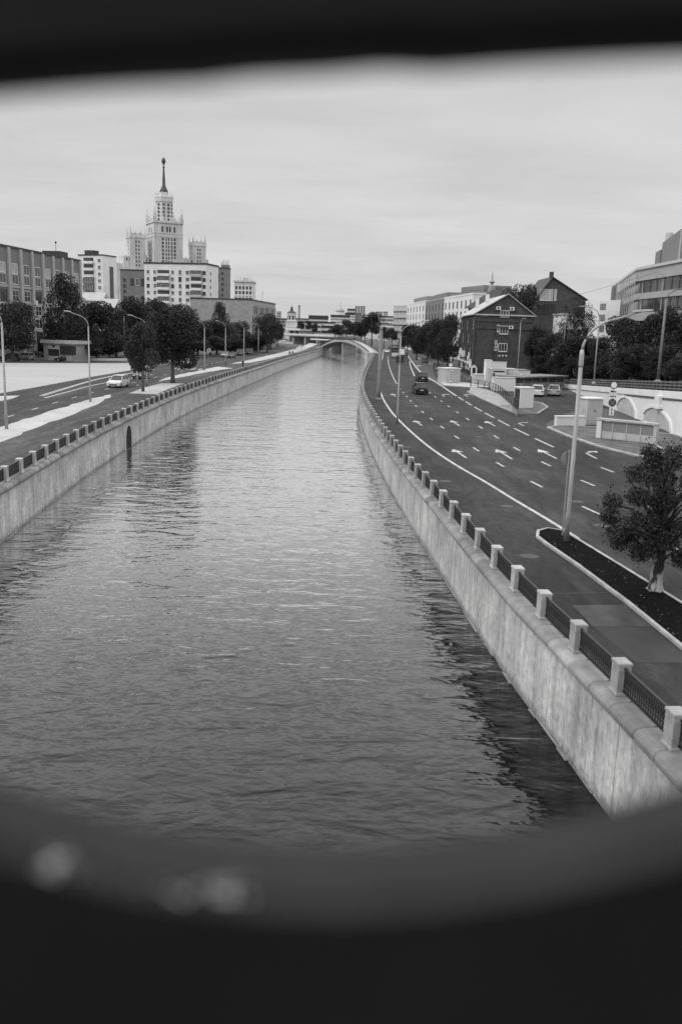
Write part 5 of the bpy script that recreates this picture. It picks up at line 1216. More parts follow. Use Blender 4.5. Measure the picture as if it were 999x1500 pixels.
for k, x in enumerate((551, 554.5, 558, 562, 565.5)): chimney(x, 456.5, 1200, 1.3, 'concd', 'grey chimney in the lower group of five, %s' % ('leftmost', 'second from the left', 'the middle one', 'second from the right', 'rightmost')[k], 'lower group of grey chimneys')
chimney(437.8, 447.5, 1100, 1.2, 'concd', 'lone slender chimney right of the bell tower', None)

# ------------------------------------------------------------------ trees
def crown_mesh(seed, n, leaf, shape='round', mat='leaf', lumps=16):
    r = random.Random(seed); vs = []; fs = []
    cl = []
    for k in range(lumps):
        th = r.uniform(0, 2 * math.pi); z = r.uniform(-.85, .9)
        prof = {'round': math.sqrt(max(0, 1 - z * z)), 'tall': max(.12, 1 - ((z + .25) / 1.25) ** 2), 'flat': max(.2, 1 - abs(z) ** 3)}[shape]
        q = r.uniform(.35, .82) * prof; cl.append((q * math.cos(th), q * math.sin(th), z * .8, r.uniform(.26, .46)))
    for k in range(n):
        c = cl[r.randrange(lumps)]
        while True:
            p = Vector((r.uniform(-1, 1), r.uniform(-1, 1), r.uniform(-1, 1)))
            if p.length <= 1: break
        p = p.normalized() * (p.length ** .45)
        p = Vector((c[0] + p.x * c[3], c[1] + p.y * c[3], c[2] + p.z * c[3] * .8))
        a = Vector((r.gauss(0, 1), r.gauss(0, 1), r.gauss(0, .7))).normalized(); b = a.cross(Vector((r.gauss(0, 1), r.gauss(0, 1), r.gauss(0, 1)))).normalized()
        l = leaf * r.uniform(.6, 1.4); w = l * r.uniform(.45, .8); i = len(vs)
        vs += [tuple(p - a * l), tuple(p - b * w), tuple(p + a * l), tuple(p + b * w)]; fs.append((i, i + 1, i + 2, i + 3))
    me = bpy.data.meshes.new('crown'); me.from_pydata(vs, [], fs); me.materials.append(M[mat]); return me, cl
CR = {}
def crown(seed, n, leaf, shape, mat, lumps=16):
    k = (seed, n, leaf, shape, mat, lumps)
    if k not in CR: CR[k] = crown_mesh(seed, n, leaf, shape, mat, lumps)
    return CR[k]
def tree(loc, hw, ztop, zlow, label, shape='round', seed=1, mat='leaf', n=3600, leaf=.055, group='trees along the left road', name='tree', trunk_r=None, rot=0, lumps=18, bark='bark', lean=(0, 0)):
    root = thing(name, label, 'tree', tuple(loc), rot, group); me, cl = crown(seed, n, leaf, shape, mat, lumps)
    hz_ = (ztop - zlow) / 2; zc_ = (ztop + zlow) / 2
    o = link('crown', me, root); o.location = (0, 0, zc_); o.scale = (hw, hw, hz_)
    tr = trunk_r or max(.1, hw * .06); m_ = MB()
    m_.tube([(0, 0, -.2), (0, 0, zlow * .6 + .2), (lean[0] * .5, 0, zlow + hz_ * .5), (lean[0], 0, zc_ + hz_ * .4)], [tr * 1.5, tr, tr * .75, tr * .25], 8)
    for c in cl[:8]:
        s_ = Vector((0, 0, zlow + hz_ * .3)); e = Vector((c[0] * hw * .9, c[1] * hw * .9, zc_ + c[2] * hz_ * .8)); m = s_.lerp(e, .5) + Vector((0, 0, hz_ * .12)); m_.tube([s_, m, e], [tr * .5, tr * .32, tr * .1], 5, cap=False)
    m_.build('trunk', M[bark], root, smooth=True); return root
def ptree(pxc, dist, pw, ytop, ylow, label, **k):
    b = D(pxc, 482, dist); z0 = k.pop('z0', 0); zt, zl = D(pxc, ytop, dist).z - z0, D(pxc, ylow, dist).z - z0
    return tree((b.x, b.y, z0), pw / 2 / 1290 * dist * 1.2, zt, max(zl, .3), label, rot=rnd.uniform(0, 6.28), **k)
# left bank
b = at(210, 574.5); tree(b, 2.3, 9.9, 2.2, 'small round street tree on the pale tree pit, left of the large tree', seed=21, n=15000, leaf=.036, lumps=20, trunk_r=.16, rot=1)
b = at(253.5, 562); tree(b, 4.5, 12.2, 1.9, 'large dark street tree standing on the pale tree pit by the river', seed=22, n=22000, leaf=.03, lumps=30, trunk_r=.3, rot=2)
bk = 'trees in front of the buildings on the left bank'
ptree(18, 192, 66, 440, 516, 'wide dark tree hiding the foot of the brick building at the left edge', seed=3, n=16000, leaf=.03, group=bk, lumps=30)
ptree(96, 205, 54, 400, 522, 'tall pointed dark tree in front of the right end of the brick building', shape='tall', seed=4, n=16000, leaf=.03, group=bk, lumps=30)
ptree(142, 214, 62, 440, 524, 'broad dark tree right of the tall pointed one', seed=5, n=16000, leaf=.03, group=bk, lumps=30)
ptree(122, 224, 40, 455, 524, 'dark tree between the tall pointed tree and the broad one', seed=3, n=16000, leaf=.03, group=bk, lumps=30)
ptree(170, 235, 44, 452, 522, 'dark tree standing behind the thin pale pole', seed=4, n=16000, leaf=.03, group=bk, lumps=30)
ptree(196, 250, 50, 431, 518, 'tall dark tree right below the grey flats', seed=6, n=16000, leaf=.03, group=bk, lumps=30)
ptree(228, 260, 48, 437, 516, 'dark tree in front of the left edge of the tall white block', seed=5, n=16000, leaf=.03, group=bk, lumps=30)
ptree(264, 255, 54, 447, 518, 'dark bushy tree behind the large street tree', seed=3, n=16000, leaf=.03, group=bk, lumps=30)
ptree(290, 270, 40, 462, 522, 'dark tree below the bottom corner of the tall white block', seed=6, n=16000, leaf=.03, group=bk, lumps=30)
ptree(318, 282, 50, 468, 522, 'dark tree behind the lamp at the zebra crossing', seed=5, n=16000, leaf=.03, group=bk, lumps=30)
ptree(322, 330, 24, 442, 500, 'narrow dark tree against the grey flats right of the white block', shape='tall', seed=4, n=16000, leaf=.03, group=bk, lumps=30)
ptree(345, 300, 46, 470, 520, 'bushy dark tree in front of the grey office corner', seed=3, n=16000, leaf=.03, group=bk, lumps=30)
ptree(364, 315, 34, 488, 515, 'low pale shrubby tree left of the round dark tree', seed=8, n=16000, leaf=.03, group=bk, mat='leaf2', lumps=30)
ptree(392, 318, 35, 456, 512, 'round dark tree at the end of the grey office', seed=6, n=16000, leaf=.03, group=bk, lumps=30)
ptree(408, 420, 17, 472, 500, 'small round tree just right of the round dark tree', seed=5, n=16000, leaf=.03, group=bk, lumps=30)
sg_ = 'bushes under the trees on the left bank'
for x, d, w_, yt, lb_ in ((60, 226, 40, 492, 'dark bush behind the low kiosk'), (128, 205, 44, 490, 'dark bush beside the kiosk under the trees'), (160, 216, 44, 486, 'dark bush at the back edge of the pale square'), (186, 226, 40, 488, 'dark bush behind the thin pale pole'), (214, 238, 40, 490, 'dark bush behind the small round street tree'), (282, 252, 44, 494, 'dark bush right of the large street tree trunk'), (308, 268, 40, 492, 'dark bush behind the round pale sign'), (338, 290, 40, 492, 'dark bush behind the queue of cars'), (372, 318, 30, 490, 'dark bush at the foot of the grey office')):
    ptree(x, d, w_, yt, 522 if d < 250 else 516, lb_, seed=6 if x % 4 else 3, n=16000, leaf=.03, group=sg_, lumps=30, name='bush')
# far centre
cg = 'trees beyond the footbridge'
for (x, d, w, yt, yl, sh, sd, lb_) in ((440, 640, 12, 470, 484, 'round', 5, 'small dark tree right of the bell tower'), (452, 640, 8, 469, 484, 'round', 6, 'narrow dark tree left of the white two storey house'), (461, 620, 9, 473, 486, 'round', 3, 'small dark tree in front of the white two storey house'),
    (491, 520, 18, 474, 492, 'round', 8, 'pale round tree above the lower bridge deck'), (508, 500, 18, 468, 493, 'round', 5, 'dark tree with a round top left of the tallest far tree'), (519, 510, 14, 470, 493, 'round', 6, 'dark tree close to the parked cars beyond the bridge'), (529, 490, 16, 472, 494, 'round', 3, 'dark tree just left of the tallest far tree'),
    (545, 480, 27, 455, 492, 'round', 6, 'tallest dark tree on the far right bank'), (535, 500, 18, 466, 492, 'round', 5, 'bushy tree leaning against the tallest far tree'), (563, 470, 16, 478, 500, 'round', 8, 'pale bare tree right of the concrete mast'), (575, 465, 16, 480, 501, 'round', 8, 'pale low tree in front of the glazed end block'), (499, 530, 10, 476, 492, 'round', 3, 'small tree between the pale round tree and the dark one')):
    ptree(x, d, w, yt, yl, lb_, shape=sh, seed=sd, n=16000, leaf=.03, group=cg, mat='leaf2' if sd == 8 else 'leaf', lumps=30)
# right bank row
rg = 'row of trees along the right pavement'
for (x, d, w, yt, yl, sd, lb_) in ((598, 330, 24, 474, 512, 5, 'first dark tree at the far end of the right hand row'), (612, 290, 30, 476, 520, 3, 'dark tree behind the pair of roadside cabinets'), (628, 262, 34, 474, 526, 6, 'broad dark tree above the roadside cabinets'), (644, 242, 34, 468, 532, 5, 'dark tree behind the diamond road sign'), (658, 226, 32, 462, 536, 4, 'tall dark tree touching the left side of the brick house'), (636, 300, 40, 466, 515, 3, 'dark tree behind the row, below the grey recessed block'), (661, 262, 22, 458, 500, 6, 'dark tree top rising left of the brick house roof')):
    ptree(x, d, w, yt, yl, lb_, shape='tall' if sd == 4 else 'round', seed=sd, n=16000, leaf=.03, group=rg, lumps=30)
gg = 'trees around the brick house and the ramp'
for (x, d, w, yt, yl, sd, z0, lb_) in ((763, 240, 42, 411, 500, 6, 0, 'dark tree rising behind the ridge of the brick house'), (724, 300, 30, 421, 470, 31, 0, 'thin bare tree behind the left slope of the brick house roof'), (786, 262, 30, 432, 520, 5, 1, 'dark tree between the brick house and the dark gabled house'), (790, 190, 40, 478, 548, 3, 1, 'dark tree right of the brick gable wall'), (815, 185, 52, 486, 548, 5, 1, 'dark bushy tree under the dark gabled house'), (842, 178, 50, 437, 540, 31, 1, 'loose pale leaved tree in front of the pale hidden house'), (850, 172, 62, 488, 550, 6, 1, 'dark bushy tree at the start of the ramp'), (880, 150, 34, 492, 556, 3, 1.5, 'dark tree below the pale wing of the modern office'), (912, 140, 58, 462, 556, 5, 2, 'broad dark tree in front of the modern office corner'), (946, 132, 60, 455, 556, 6, 2.3, 'tall dark tree left of the leaning pole on the ramp'), (985, 128, 66, 450, 556, 3, 2.5, 'large dark tree at the right edge behind the ramp fence'), (1024, 120, 60, 445, 556, 5, 3, 'dark tree cut by the right edge of the picture'), (930, 122, 50, 500, 556, 6, 2.5, 'low dark tree behind the ramp fence'), (968, 118, 50, 505, 558, 3, 2.8, 'low dark bush tree beside the leaning pole'), (770, 200, 34, 500, 548, 6, .5, 'low dark tree against the foot of the brick gable')):
    if sd == 31: ptree(x, d, w, yt, yl, lb_, seed=31, n=9000, leaf=.026, group=gg, mat='leaf2', lumps=30, z0=z0)
    else: ptree(x, d, w, yt, yl, lb_, seed=sd, n=16000, leaf=.03, group=gg, lumps=30, z0=z0)
ug = 'bushes behind the ramp fence'
for x, d, w_, yt, lb_ in ((872, 150, 40, 520, 'dark bush behind the slim lamp post on the ramp'), (900, 138, 40, 522, 'dark bush under the broad tree by the modern office'), (925, 128, 44, 520, 'dark bush in the middle of the ramp fence background'), (952, 122, 44, 522, 'dark bush left of the foot of the leaning pole'), (978, 118, 44, 518, 'dark bush right of the foot of the leaning pole'), (1003, 112, 44, 520, 'dark bush at the right edge behind the ramp fence'), (846, 168, 34, 524, 'dark bush at the top end of the ramp fence'), (822, 176, 34, 520, 'dark bush behind the roof of the pavilion'), (796, 184, 34, 520, 'dark bush beside the brick gable wall foot')):
    ptree(x, d, w_, yt, 562, lb_, seed=6 if x % 2 else 3, n=16000, leaf=.03, group=ug, lumps=30, name='bush', z0=max(0, min(4, 4.15 - (d - 81) * .0475)))
a, b = at(133, 528.5), at(187, 528.5); bq = thing('barrier', 'low pale barrier along the back of the square under the trees', 'barrier', tuple(a), math.atan2(b.y - a.y, b.x - a.x)); w = (b - a).length
m_ = MB(); m_.bbox(0, w, 0, .3, .0, .55, .05); m_.build('beam', M['plaster'], bq)
# near tree in the bed, lower right
b = at(958, 868); r_ = random.Random(4)
nt = thing('street_tree', 'leafy street tree with a peeling pale trunk growing in the planting bed, lower right', 'tree', (b.x, b.y, .05))
m_ = MB(); n_ = 14
m_.tube([(0, 0, -.1), (0, .0, .12), (0, 0, .5), (.02, 0, 1.1), (.06, .02, 1.8), (.0, .05, 2.6), (.12, .05, 3.6), (.1, .1, 4.6)], [.30, .26, .225, .215, .21, .18, .11, .05], n_)
for k in range(5):
    a = k * 1.26; m_.tube([(math.cos(a) * .14, math.sin(a) * .14, .3), (math.cos(a) * .24, math.sin(a) * .24, .06), (math.cos(a) * .36, math.sin(a) * .36, -.06)], [.10, .085, .04], 6)
lob = []
for k in range(27):
    th = r_.uniform(0, 6.283); z = r_.uniform(1.9, 5.2); rr = 2.3 * math.sqrt(max(.08, 1 - ((z - 3.2) / 2.1) ** 2)); q = r_.uniform(.3, 1.0) * rr; lob.append(Vector((q * math.cos(th), q * math.sin(th), z)))
lob += [Vector((.9 * math.cos(k * .9), .9 * math.sin(k * .9), 1.35 + .35 * (k % 3))) for k in range(7)] + [Vector((-1.3, .3, 2.0)), Vector((-1.5, -.6, 2.7)), Vector((-1.2, .4, 3.4)), Vector((-1.0, -.5, 1.6)), Vector((-2.05, -.3, 2.1)), Vector((-1.75, .2, 1.75)), Vector((-2.2, .3, 3.2)), Vector((-1.5, -.2, 4.3)), Vector((-.9, 0, 5.0)), Vector((-2.3, .1, 2.7))]
for l in lob:
    s_ = Vector((.03, .03, min(l.z - .3, r_.uniform(1.7, 3.2)))); m = s_.lerp(l, .5) + Vector((0, 0, .22)); m_.tube([s_, m, l], [.06, .038, .012], 5, cap=False)
tk = m_.mesh('trunk', [M['barkp']], True); o = link('trunk', tk, nt)
lm = MB(); vs, fs = [], []
for k in range(25000):
    l = lob[r_.randrange(len(lob))]; p = Vector((r_.gauss(0, 1), r_.gauss(0, 1), r_.gauss(0, 1))); p = p.normalized() * (r_.random() ** .5) * (.46 if r_.random() < .85 else .8); p.z *= .75; p += l
    a = Vector((r_.gauss(0, 1), r_.gauss(0, 1), r_.gauss(-.5, .6))).normalized(); c = a.cross(Vector((r_.gauss(0, 1), r_.gauss(0, 1), r_.gauss(0, 1)))).normalized(); nrm = a.cross(c)
    s_ = r_.uniform(.032, .07); i = len(vs)
    vs += [p - a * s_, p - c * s_ * .75 + nrm * s_ * .15, p - c * s_ * .35 + a * s_ * .1, p + a * s_ * 1.1, p + c * s_ * .35 + a * s_ * .1, p + c * s_ * .75 + nrm * s_ * .15]; fs.append(tuple(range(i, i + 6)))
me = bpy.data.meshes.new('crown'); me.from_pydata([(v[0] * .84 + .1, v[1] * .9, v[2]) for v in vs], [], fs); me.materials.append(M['leaf2']); link('crown', me, nt)

for a_, b_, lb_ in ((D(963, 398, 92), D(640, 470, 240), 'thin overhead cable running from the leaning pole toward the row of trees'), (D(963, 404, 92), D(869, 470, 106), 'thin overhead cable between the leaning pole and the slim lamp post'), (D(1090, 372, 70), D(963, 400, 92), 'thin overhead cable from the leaning pole out of the right edge')):
    o = MB(); o.tube([a_.lerp(b_, k / 14) - Vector((0, 0, 1.2 * (1 - (2 * k / 14 - 1) ** 2))) for k in range(15)], .018, 4); tag(o.build('overhead_cable', M['framed']), lb_, 'cable', 'overhead cables by the ramp')

# ------------------------------------------------------------------ vehicles
def car_parts(kind):
    """(name, mesh, location) list; car faces +Y, origin on the ground under its middle"""
    L_, W_, H_ = dict(suv=(4.6, 1.86, 1.68), sedan=(4.5, 1.8, 1.45), van=(5.2, 2.0, 2.1))[kind]
    h = L_ / 2; w = W_ / 2; hood = {'suv': 1.0, 'sedan': .88, 'van': 1.15}[kind]; parts = []
    side = {'suv': [(-h, .35), (-h, .95), (-h + .08, 1.06), (h - 1.15, 1.02), (h - .2, .86), (h, .66), (h, .32)], 'sedan': [(-h, .34), (-h, .86), (-h + .1, .95), (h - 1.3, .92), (h - .2, .74), (h, .58), (h, .3)], 'van': [(-h, .35), (-h, 1.1), (-h + .05, 1.15), (h - .9, 1.15), (h - .15, .95), (h, .7), (h, .32)]}[kind]
    m_ = MB(); n = len(side)
    def loft(sec):
        v = []
        for x, k in sec: v += [(x, y * (1 - .02 * (k < 1)), .3 + (z - .3) * k if z > .4 else z) for y, z in side]
        return v
    secs = [(-w, .93), (-w + .1, 1), (w - .1, 1), (w, .93)]; vs = loft(secs)
    fs = [(i * n + j, i * n + (j + 1) % n, (i + 1) * n + (j + 1) % n, (i + 1) * n + j) for i in range(3) for j in range(n)] + [tuple(range(n - 1, -1, -1)), tuple(3 * n + j for j in range(n))]
    m_.add(vs, fs); parts.append(('body', m_, 'paint'))
    zb = side[2][1] - .015; b0, b1, t0, t1 = {'suv': (-h + .1, h - 1.25, -h + .45, h - 2.1), 'sedan': (-h + .55, h - 1.3, -h + 1.25, h - 2.2), 'van': (-h + .08, h - .8, -h + .2, h - 1.6)}[kind]
    m_ = MB(); wb, wt = w - .08, w - .26
    m_.add([(-wb, b0, zb), (wb, b0, zb), (wb, b1, zb), (-wb, b1, zb), (-wt, t0, H_ - .06), (wt, t0, H_ - .06), (wt, t1, H_ - .06), (-wt, t1, H_ - .06)], [(4, 5, 6, 7), (0, 1, 5, 4), (1, 2, 6, 5), (2, 3, 7, 6), (3, 0, 4, 7)]); parts.append(('windows', m_, 'glass'))
    m_ = MB(); m_.bbox(-wt - .03, wt + .03, t0 - .06, t1 + .06, H_ - .058, H_, .04)
    for sx_ in (-1, 1):
        for (ya, yb) in ((b0, t0), (b1, t1), ((b0 + b1) / 2, (t0 + t1) / 2)): m_.tube([(sx_ * (wb + .005), ya, zb), (sx_ * (wt + .01), yb, H_ - .05)], .05, 4)
    parts.append(('roof', m_, 'paint'))
    for sx_ in (-1, 1):
        m_ = MB(); m_.box(sx_ * w * .62 - .2, sx_ * w * .62 + .2, h - .06, h + .012, .6 * hood, .6 * hood + .15); parts.append(('headlight', m_, 'lampw'))
        m_ = MB(); m_.box(sx_ * w * .76 - .17, sx_ * w * .76 + .17, -h - .015, -h + .05, .74, .92); parts.append(('tail_light', m_, 'lampr'))
        m_ = MB(); m_.bbox(sx_ * (w + .1) - .1, sx_ * (w + .1) + .1, b1 - .45, b1 - .3, zb - .02, zb + .15, .03); parts.append(('mirror', m_, 'paint'))
    m_ = MB(); m_.box(-.26, .26, -h - .02, -h - .003, .62, .74); parts.append(('number_plate', m_, 'plate')); m_ = MB(); m_.box(-.55, .55, h - .02, h + .008, .38, .54); parts.append(('grille', m_, 'signd'))
    for sx_ in (-1, 1):
        for y in (-h + .85, h - .9): parts.append(('wheel', (sx_ * (w - .1), y), None))
    return parts
WT = MB(); WT.lathe([(.2, -.11), (.33, -.1), (.345, 0), (.33, .1), (.2, .11)], 16, 0, Matrix.Rotation(math.pi / 2, 4, 'Y')); WT = WT.mesh('tyre', [M['tyre']]); WR_ = MB(); WR_.lathe([(.21, -.115), (.21, .115)], 12, 0, Matrix.Rotation(math.pi / 2, 4, 'Y')); WR_ = WR_.mesh('rim', [M['rim']])
CM = {}
def vehicle(kind, paint, loc, rz, label, group, name='parked_car', cat='car'):
    root = thing(name, label, cat, tuple(loc), rz, group); key = (kind, paint)
    if key not in CM: CM[key] = [(n, (p if n == 'wheel' else p.mesh(n, [M[paint if mt == 'paint' else mt]], fix=True))) for n, p, mt in car_parts(kind)]
    for n, me in CM[key]:
        if n == 'wheel': t = link('wheel', WT, root); t.location = (me[0], me[1], .345); link('rim', WR_, t)
        else: link(n, me, root)
    return root
dirR = R(2); g1 = 'cars driving on the right road'
vehicle('suv', 'carb', at(614.5, 577), R(3), 'black estate car nearest on the right road, seen from behind', g1, 'driving_car')
vehicle('suv', 'carb', at(617, 558.5), R(2), 'dark car driving just ahead of the nearest black estate car', g1, 'driving_car')
vehicle('sedan', 'carw', at(567, 517), R(176), 'white car farthest up the right road, left of the truck', g1, 'driving_car')
vehicle('van', 'carw', at(587, 520.5), R(-2), 'white van half hidden behind the signal lamp', g1, 'driving_van', 'van')
b = at(578, 524); tr = thing('truck', 'dark box truck with a pale lower front on the far right road', 'truck', tuple(b), R(178), g1)
m_ = MB(); m_.bbox(-1.2, 1.2, -3.4, 1.6, 1.0, 3.5, .06); m_.build('box_body', M['signd'], tr); m_ = MB(); m_.bbox(-1.1, 1.1, 1.65, 3.4, .5, 1.7, .1); m_.build('cab', M['carw'], tr); m_ = MB(); m_.bbox(-1.05, 1.05, 1.7, 3.2, 1.703, 2.6, .2); m_.build('windscreen', M['glass'], tr)
for x in (-1, 1):
    for y in (-2.3, 2.4): m_ = MB(); m_.lathe([(.3, -.15), (.45, -.13), (.45, .13), (.3, .15)], 12, 0, Matrix.Translation((x, y, .45)) @ Matrix.Rotation(math.pi / 2, 4, 'Y')); m_.build('wheel', M['tyre'], tr)
    m_ = MB(); m_.box(x * .7 - .2, x * .7 + .2, 3.38, 3.42, .75, .95); m_.build('headlight', M['lampw'], tr)
g2 = 'cars parked at the pavilion'
vehicle('suv', 'carw', at(787, 580), R(-14), 'white car parked in front of the pavilion, left of the silver one', g2)
vehicle('suv', 'cars', at(811, 579.5), R(-16), 'pale silver car parked in front of the pavilion, right of the white one', g2)
g3 = 'cars on the left road'
vehicle('suv', 'carw', at(174, 567), R(176), 'white car driving toward us alone on the left road', g3, 'driving_car')
vehicle('sedan', 'carb', at(207, 554.5), R(178), 'dark car half hidden behind the small round street tree', g3, 'driving_car')
vehicle('sedan', 'carw', at(274, 536), R(170), 'pale car seen under the crown of the large dark street tree', g3, 'driving_car')
for x, y, kd, pt_, lb_ in ((330, 523, 'sedan', 'cars', 'silver car at the head of the queue, leftmost at the zebra crossing'), (339, 524.5, 'suv', 'carb', 'black car second in the queue at the zebra crossing'), (352, 521, 'van', 'carb', 'dark van in the middle of the queue left of the lamp'), (365, 519.5, 'van', 'carb', 'dark van with a pale front right of the middle lamp in the queue'), (375, 515, 'van', 'cars', 'grey van last in the queue at the zebra crossing')):
    vehicle(kd, pt_, at(x, y), R(174), lb_, 'cars queuing at the zebra crossing', 'waiting_car' if kd != 'van' else 'waiting_van', 'car' if kd != 'van' else 'van')
vehicle('sedan', 'carb', at(96, 529.5), R(95), 'dark car parked in front of the low kiosk', 'cars parked behind the pale square')
vehicle('suv', 'cars', at(38, 527), R(60), 'pale car parked under the wide tree at the left edge', 'cars parked behind the pale square')
vehicle('suv', 'carb', at(16, 528.5), R(92), 'dark car parked at the far left edge of the square', 'cars parked behind the pale square')
vehicle('sedan', 'carb', at(52, 523), R(95), 'dark car parked left of the low kiosk by the wall', 'cars parked behind the pale square')
for k, (x, y, pt_, lb_) in enumerate(((511, 492.5, 'carw', 'white car parked leftmost beyond the footbridge'), (519, 494, 'cars', 'silver car parked second from left beyond the footbridge'), (527, 496.3, 'carw', 'white car parked in the middle of the far row beyond the footbridge'), (535, 498.5, 'carw', 'white van parked beyond the right end of the footbridge'), (543, 502, 'cars', 'silver car parked nearest to the concrete mast'))):
    vehicle('van' if k == 3 else 'suv', pt_, at(x, y), R(70), lb_, 'cars parked beyond the footbridge')
vehicle('sedan', 'carb', at(404, 508), R(172), 'dark car parked at the far end of the left road', g3); vehicle('van', 'carw', at(417, 501), R(172), 'white van far up the left road below the overpass', g3, 'driving_van', 'van')

# ------------------------------------------------------------------ people (one skinned body each, clothes by material)
def person_mesh():
    J = dict(pel=(0, 0, .95, .15), che=(0, 0, 1.30, .17), nek=(0, 0, 1.50, .065), hed=(0, .02, 1.62, .105), top=(0, .01, 1.72, .085), shl=(-.17, 0, 1.42, .075), shr=(.17, 0, 1.42, .075), ell=(-.25, -.02, 1.14, .055), elr=(.25, -.02, 1.14, .055), wrl=(-.26, .06, .90, .04), wrr=(.26, .06, .90, .04), hal=(-.26, .09, .80, .045), har=(.26, .09, .80, .045),
             hil=(-.10, 0, .88, .105), hir=(.10, 0, .88, .105), knl=(-.11, .12, .49, .07), knr=(.11, -.04, .49, .07), anl=(-.11, .10, .09, .05), anr=(.11, -.22, .12, .05), tol=(-.11, .25, .04, .045), tor=(.11, -.08, .04, .045))
    K = list(J); E = [('pel', 'che'), ('che', 'nek'), ('nek', 'hed'), ('hed', 'top'), ('che', 'shl'), ('che', 'shr'), ('shl', 'ell'), ('shr', 'elr'), ('ell', 'wrl'), ('elr', 'wrr'), ('wrl', 'hal'), ('wrr', 'har'), ('pel', 'hil'), ('pel', 'hir'), ('hil', 'knl'), ('hir', 'knr'), ('knl', 'anl'), ('knr', 'anr'), ('anl', 'tol'), ('anr', 'tor')]
    me = bpy.data.meshes.new('person'); me.from_pydata([J[k][:3] for k in K], [(K.index(a), K.index(b)) for a, b in E], [])
    o = bpy.data.objects.new('person_build', me); COL.objects.link(o); md = o.modifiers.new('s', 'SKIN'); o.modifiers.new('u', 'SUBSURF').levels = 1
    for i, k in enumerate(K): me.skin_vertices[0].data[i].radius = (J[k][3],) * 2; me.skin_vertices[0].data[i].use_root = k == 'pel'
    dg = bpy.context.evaluated_depsgraph_get(); r = bpy.data.meshes.new_from_object(o.evaluated_get(dg)); bpy.data.objects.remove(o); return r
PB = person_mesh()
def person(loc, rz, label, top, legs, hair='black'):
    me = PB.copy(); me.materials.clear()
    for k in (top, legs, 'skin', hair): me.materials.append(M[k])
    for f in me.polygons:
        z = f.center.z; x = abs(f.center.x); f.use_smooth = True
        f.material_index = 3 if (z > 1.66 or (z > 1.56 and f.center.y < .0)) else 2 if (z > 1.5 or (x > .2 and z < .86 and z > .6)) else 0 if (z > .92 or x > .21) else 1
    o = link('person', me); o.location = loc; o.rotation_euler = (0, 0, rz); tag(o, label, 'person', 'people walking on the left bank')
person(at(356, 538.3), R(170), 'person in black walking alone along the left embankment railing', 'black', 'black')
person(at(424.3, 521.5), R(20), 'person in dark clothes, left one of a pair on the far pavement', 'black', 'jeans')
person(at(428.7, 521.5), R(10), 'person in dark clothes, right one of a pair on the far pavement', 'jeans', 'black')
person(at(432, 511.5), R(180), 'person with a pale top farther along the far left pavement', 'coat', 'black')

# ------------------------------------------------------------------ bridge parapet the view looks through
Y0_, Y1_ = .333, .387
def ring_hit(px, py, y): d = ray(px, py); p = EYE + d * (y / d.y); return p.x, p.z
bot = [ring_hit(x, y - 8, Y1_ - .012) for x, y in ((-900, 640), (-620, 860), (-330, 1030), (-120, 1115), (0, 1160), (120, 1198), (250, 1230), (380, 1248), (500, 1254), (620, 1246), (750, 1226), (880, 1196), (999, 1163), (1120, 1118), (1320, 1015), (1580, 840), (1800, 640))]
topl = [ring_hit(x, y + 10, Y1_ - .012) for x, y in ((1900, 330), (1750, 120), (1500, 52), (1250, 58), (999, 77), (880, 82), (750, 89), (640, 97), (560, 94), (480, 101), (370, 106), (300, 115), (190, 120), (100, 126), (0, 134), (-200, 150), (-500, 178), (-800, 240), (-960, 420))]
hole = bot + topl
pr = thing('bridge_parapet', 'dark painted parapet of the bridge with a wide rounded opening, blurred close up', 'parapet', (0, Y0_, CAMH - 1.15))
zo = CAMH - 1.15
hole = [(x, z - zo) for x, z in hole]
x0, x1, z0, z1 = 0, 0, 0, 1.62
# plate round the opening: fan of quads from the hole outline to the outer rectangle, both faces, plus the reveal
n = len(hole); cx = sum(p[0] for p in hole) / n; cz = sum(p[1] for p in hole) / n; cx = (min(p[0] for p in hole) + max(p[0] for p in hole)) / 2; x0, x1 = cx - .5, cx + .5
outer = []
for x, z in hole:
    dx, dz = x - cx, z - cz; k = min([t for t in ((x1 - cx) / dx if dx > 0 else (x0 - cx) / dx if dx < 0 else 9e9, (z1 - cz) / dz if dz > 0 else (z0 - cz) / dz if dz < 0 else 9e9)]); outer.append((cx + dx * k, cz + dz * k))
for cxy in ((x0, z0), (x1, z0), (x1, z1), (x0, z1)):
    i = min(range(n), key=lambda i: (outer[i][0] - cxy[0]) ** 2 + (outer[i][1] - cxy[1]) ** 2); outer[i] = cxy
T_ = Y1_ - Y0_
m_ = MB(); b_ = .012
vs = [(x, b_, z) for x, z in hole] + [(x, T_ - b_, z) for x, z in hole]
m_.add(vs, [(i, (i + 1) % n, n + (i + 1) % n, n + i) for i in range(n)]); 
hb = [(cx + (x - cx) * 1.025, cz + (z - cz) * 1.035) for x, z in hole]
vs = [(x, b_, z) for x, z in hole] + [(x, 0, z) for x, z in hb] + [(x, T_ - b_, z) for x, z in hole] + [(x, T_, z) for x, z in hb]
m_.add(vs, [(i, (i + 1) % n, n + (i + 1) % n, n + i) for i in range(n)] + [(2 * n + i, 2 * n + (i + 1) % n, 3 * n + (i + 1) % n, 3 * n + i) for i in range(n)]); m_.build('opening_rim', M['rimpaint'], pr, smooth=True, fix=True)
m_ = MB(); vs = [(x, 0, z) for x, z in hb] + [(x, 0, z) for x, z in outer] + [(x, T_, z) for x, z in hb] + [(x, T_, z) for x, z in outer]
m_.add(vs, [(i, (i + 1) % n, n + (i + 1) % n, n + i) for i in range(n)] + [(2 * n + i, 2 * n + (i + 1) % n, 3 * n + (i + 1) % n, 3 * n + i) for i in range(n)]); m_.build('panel', M['shadepaint'], pr, fix=True)
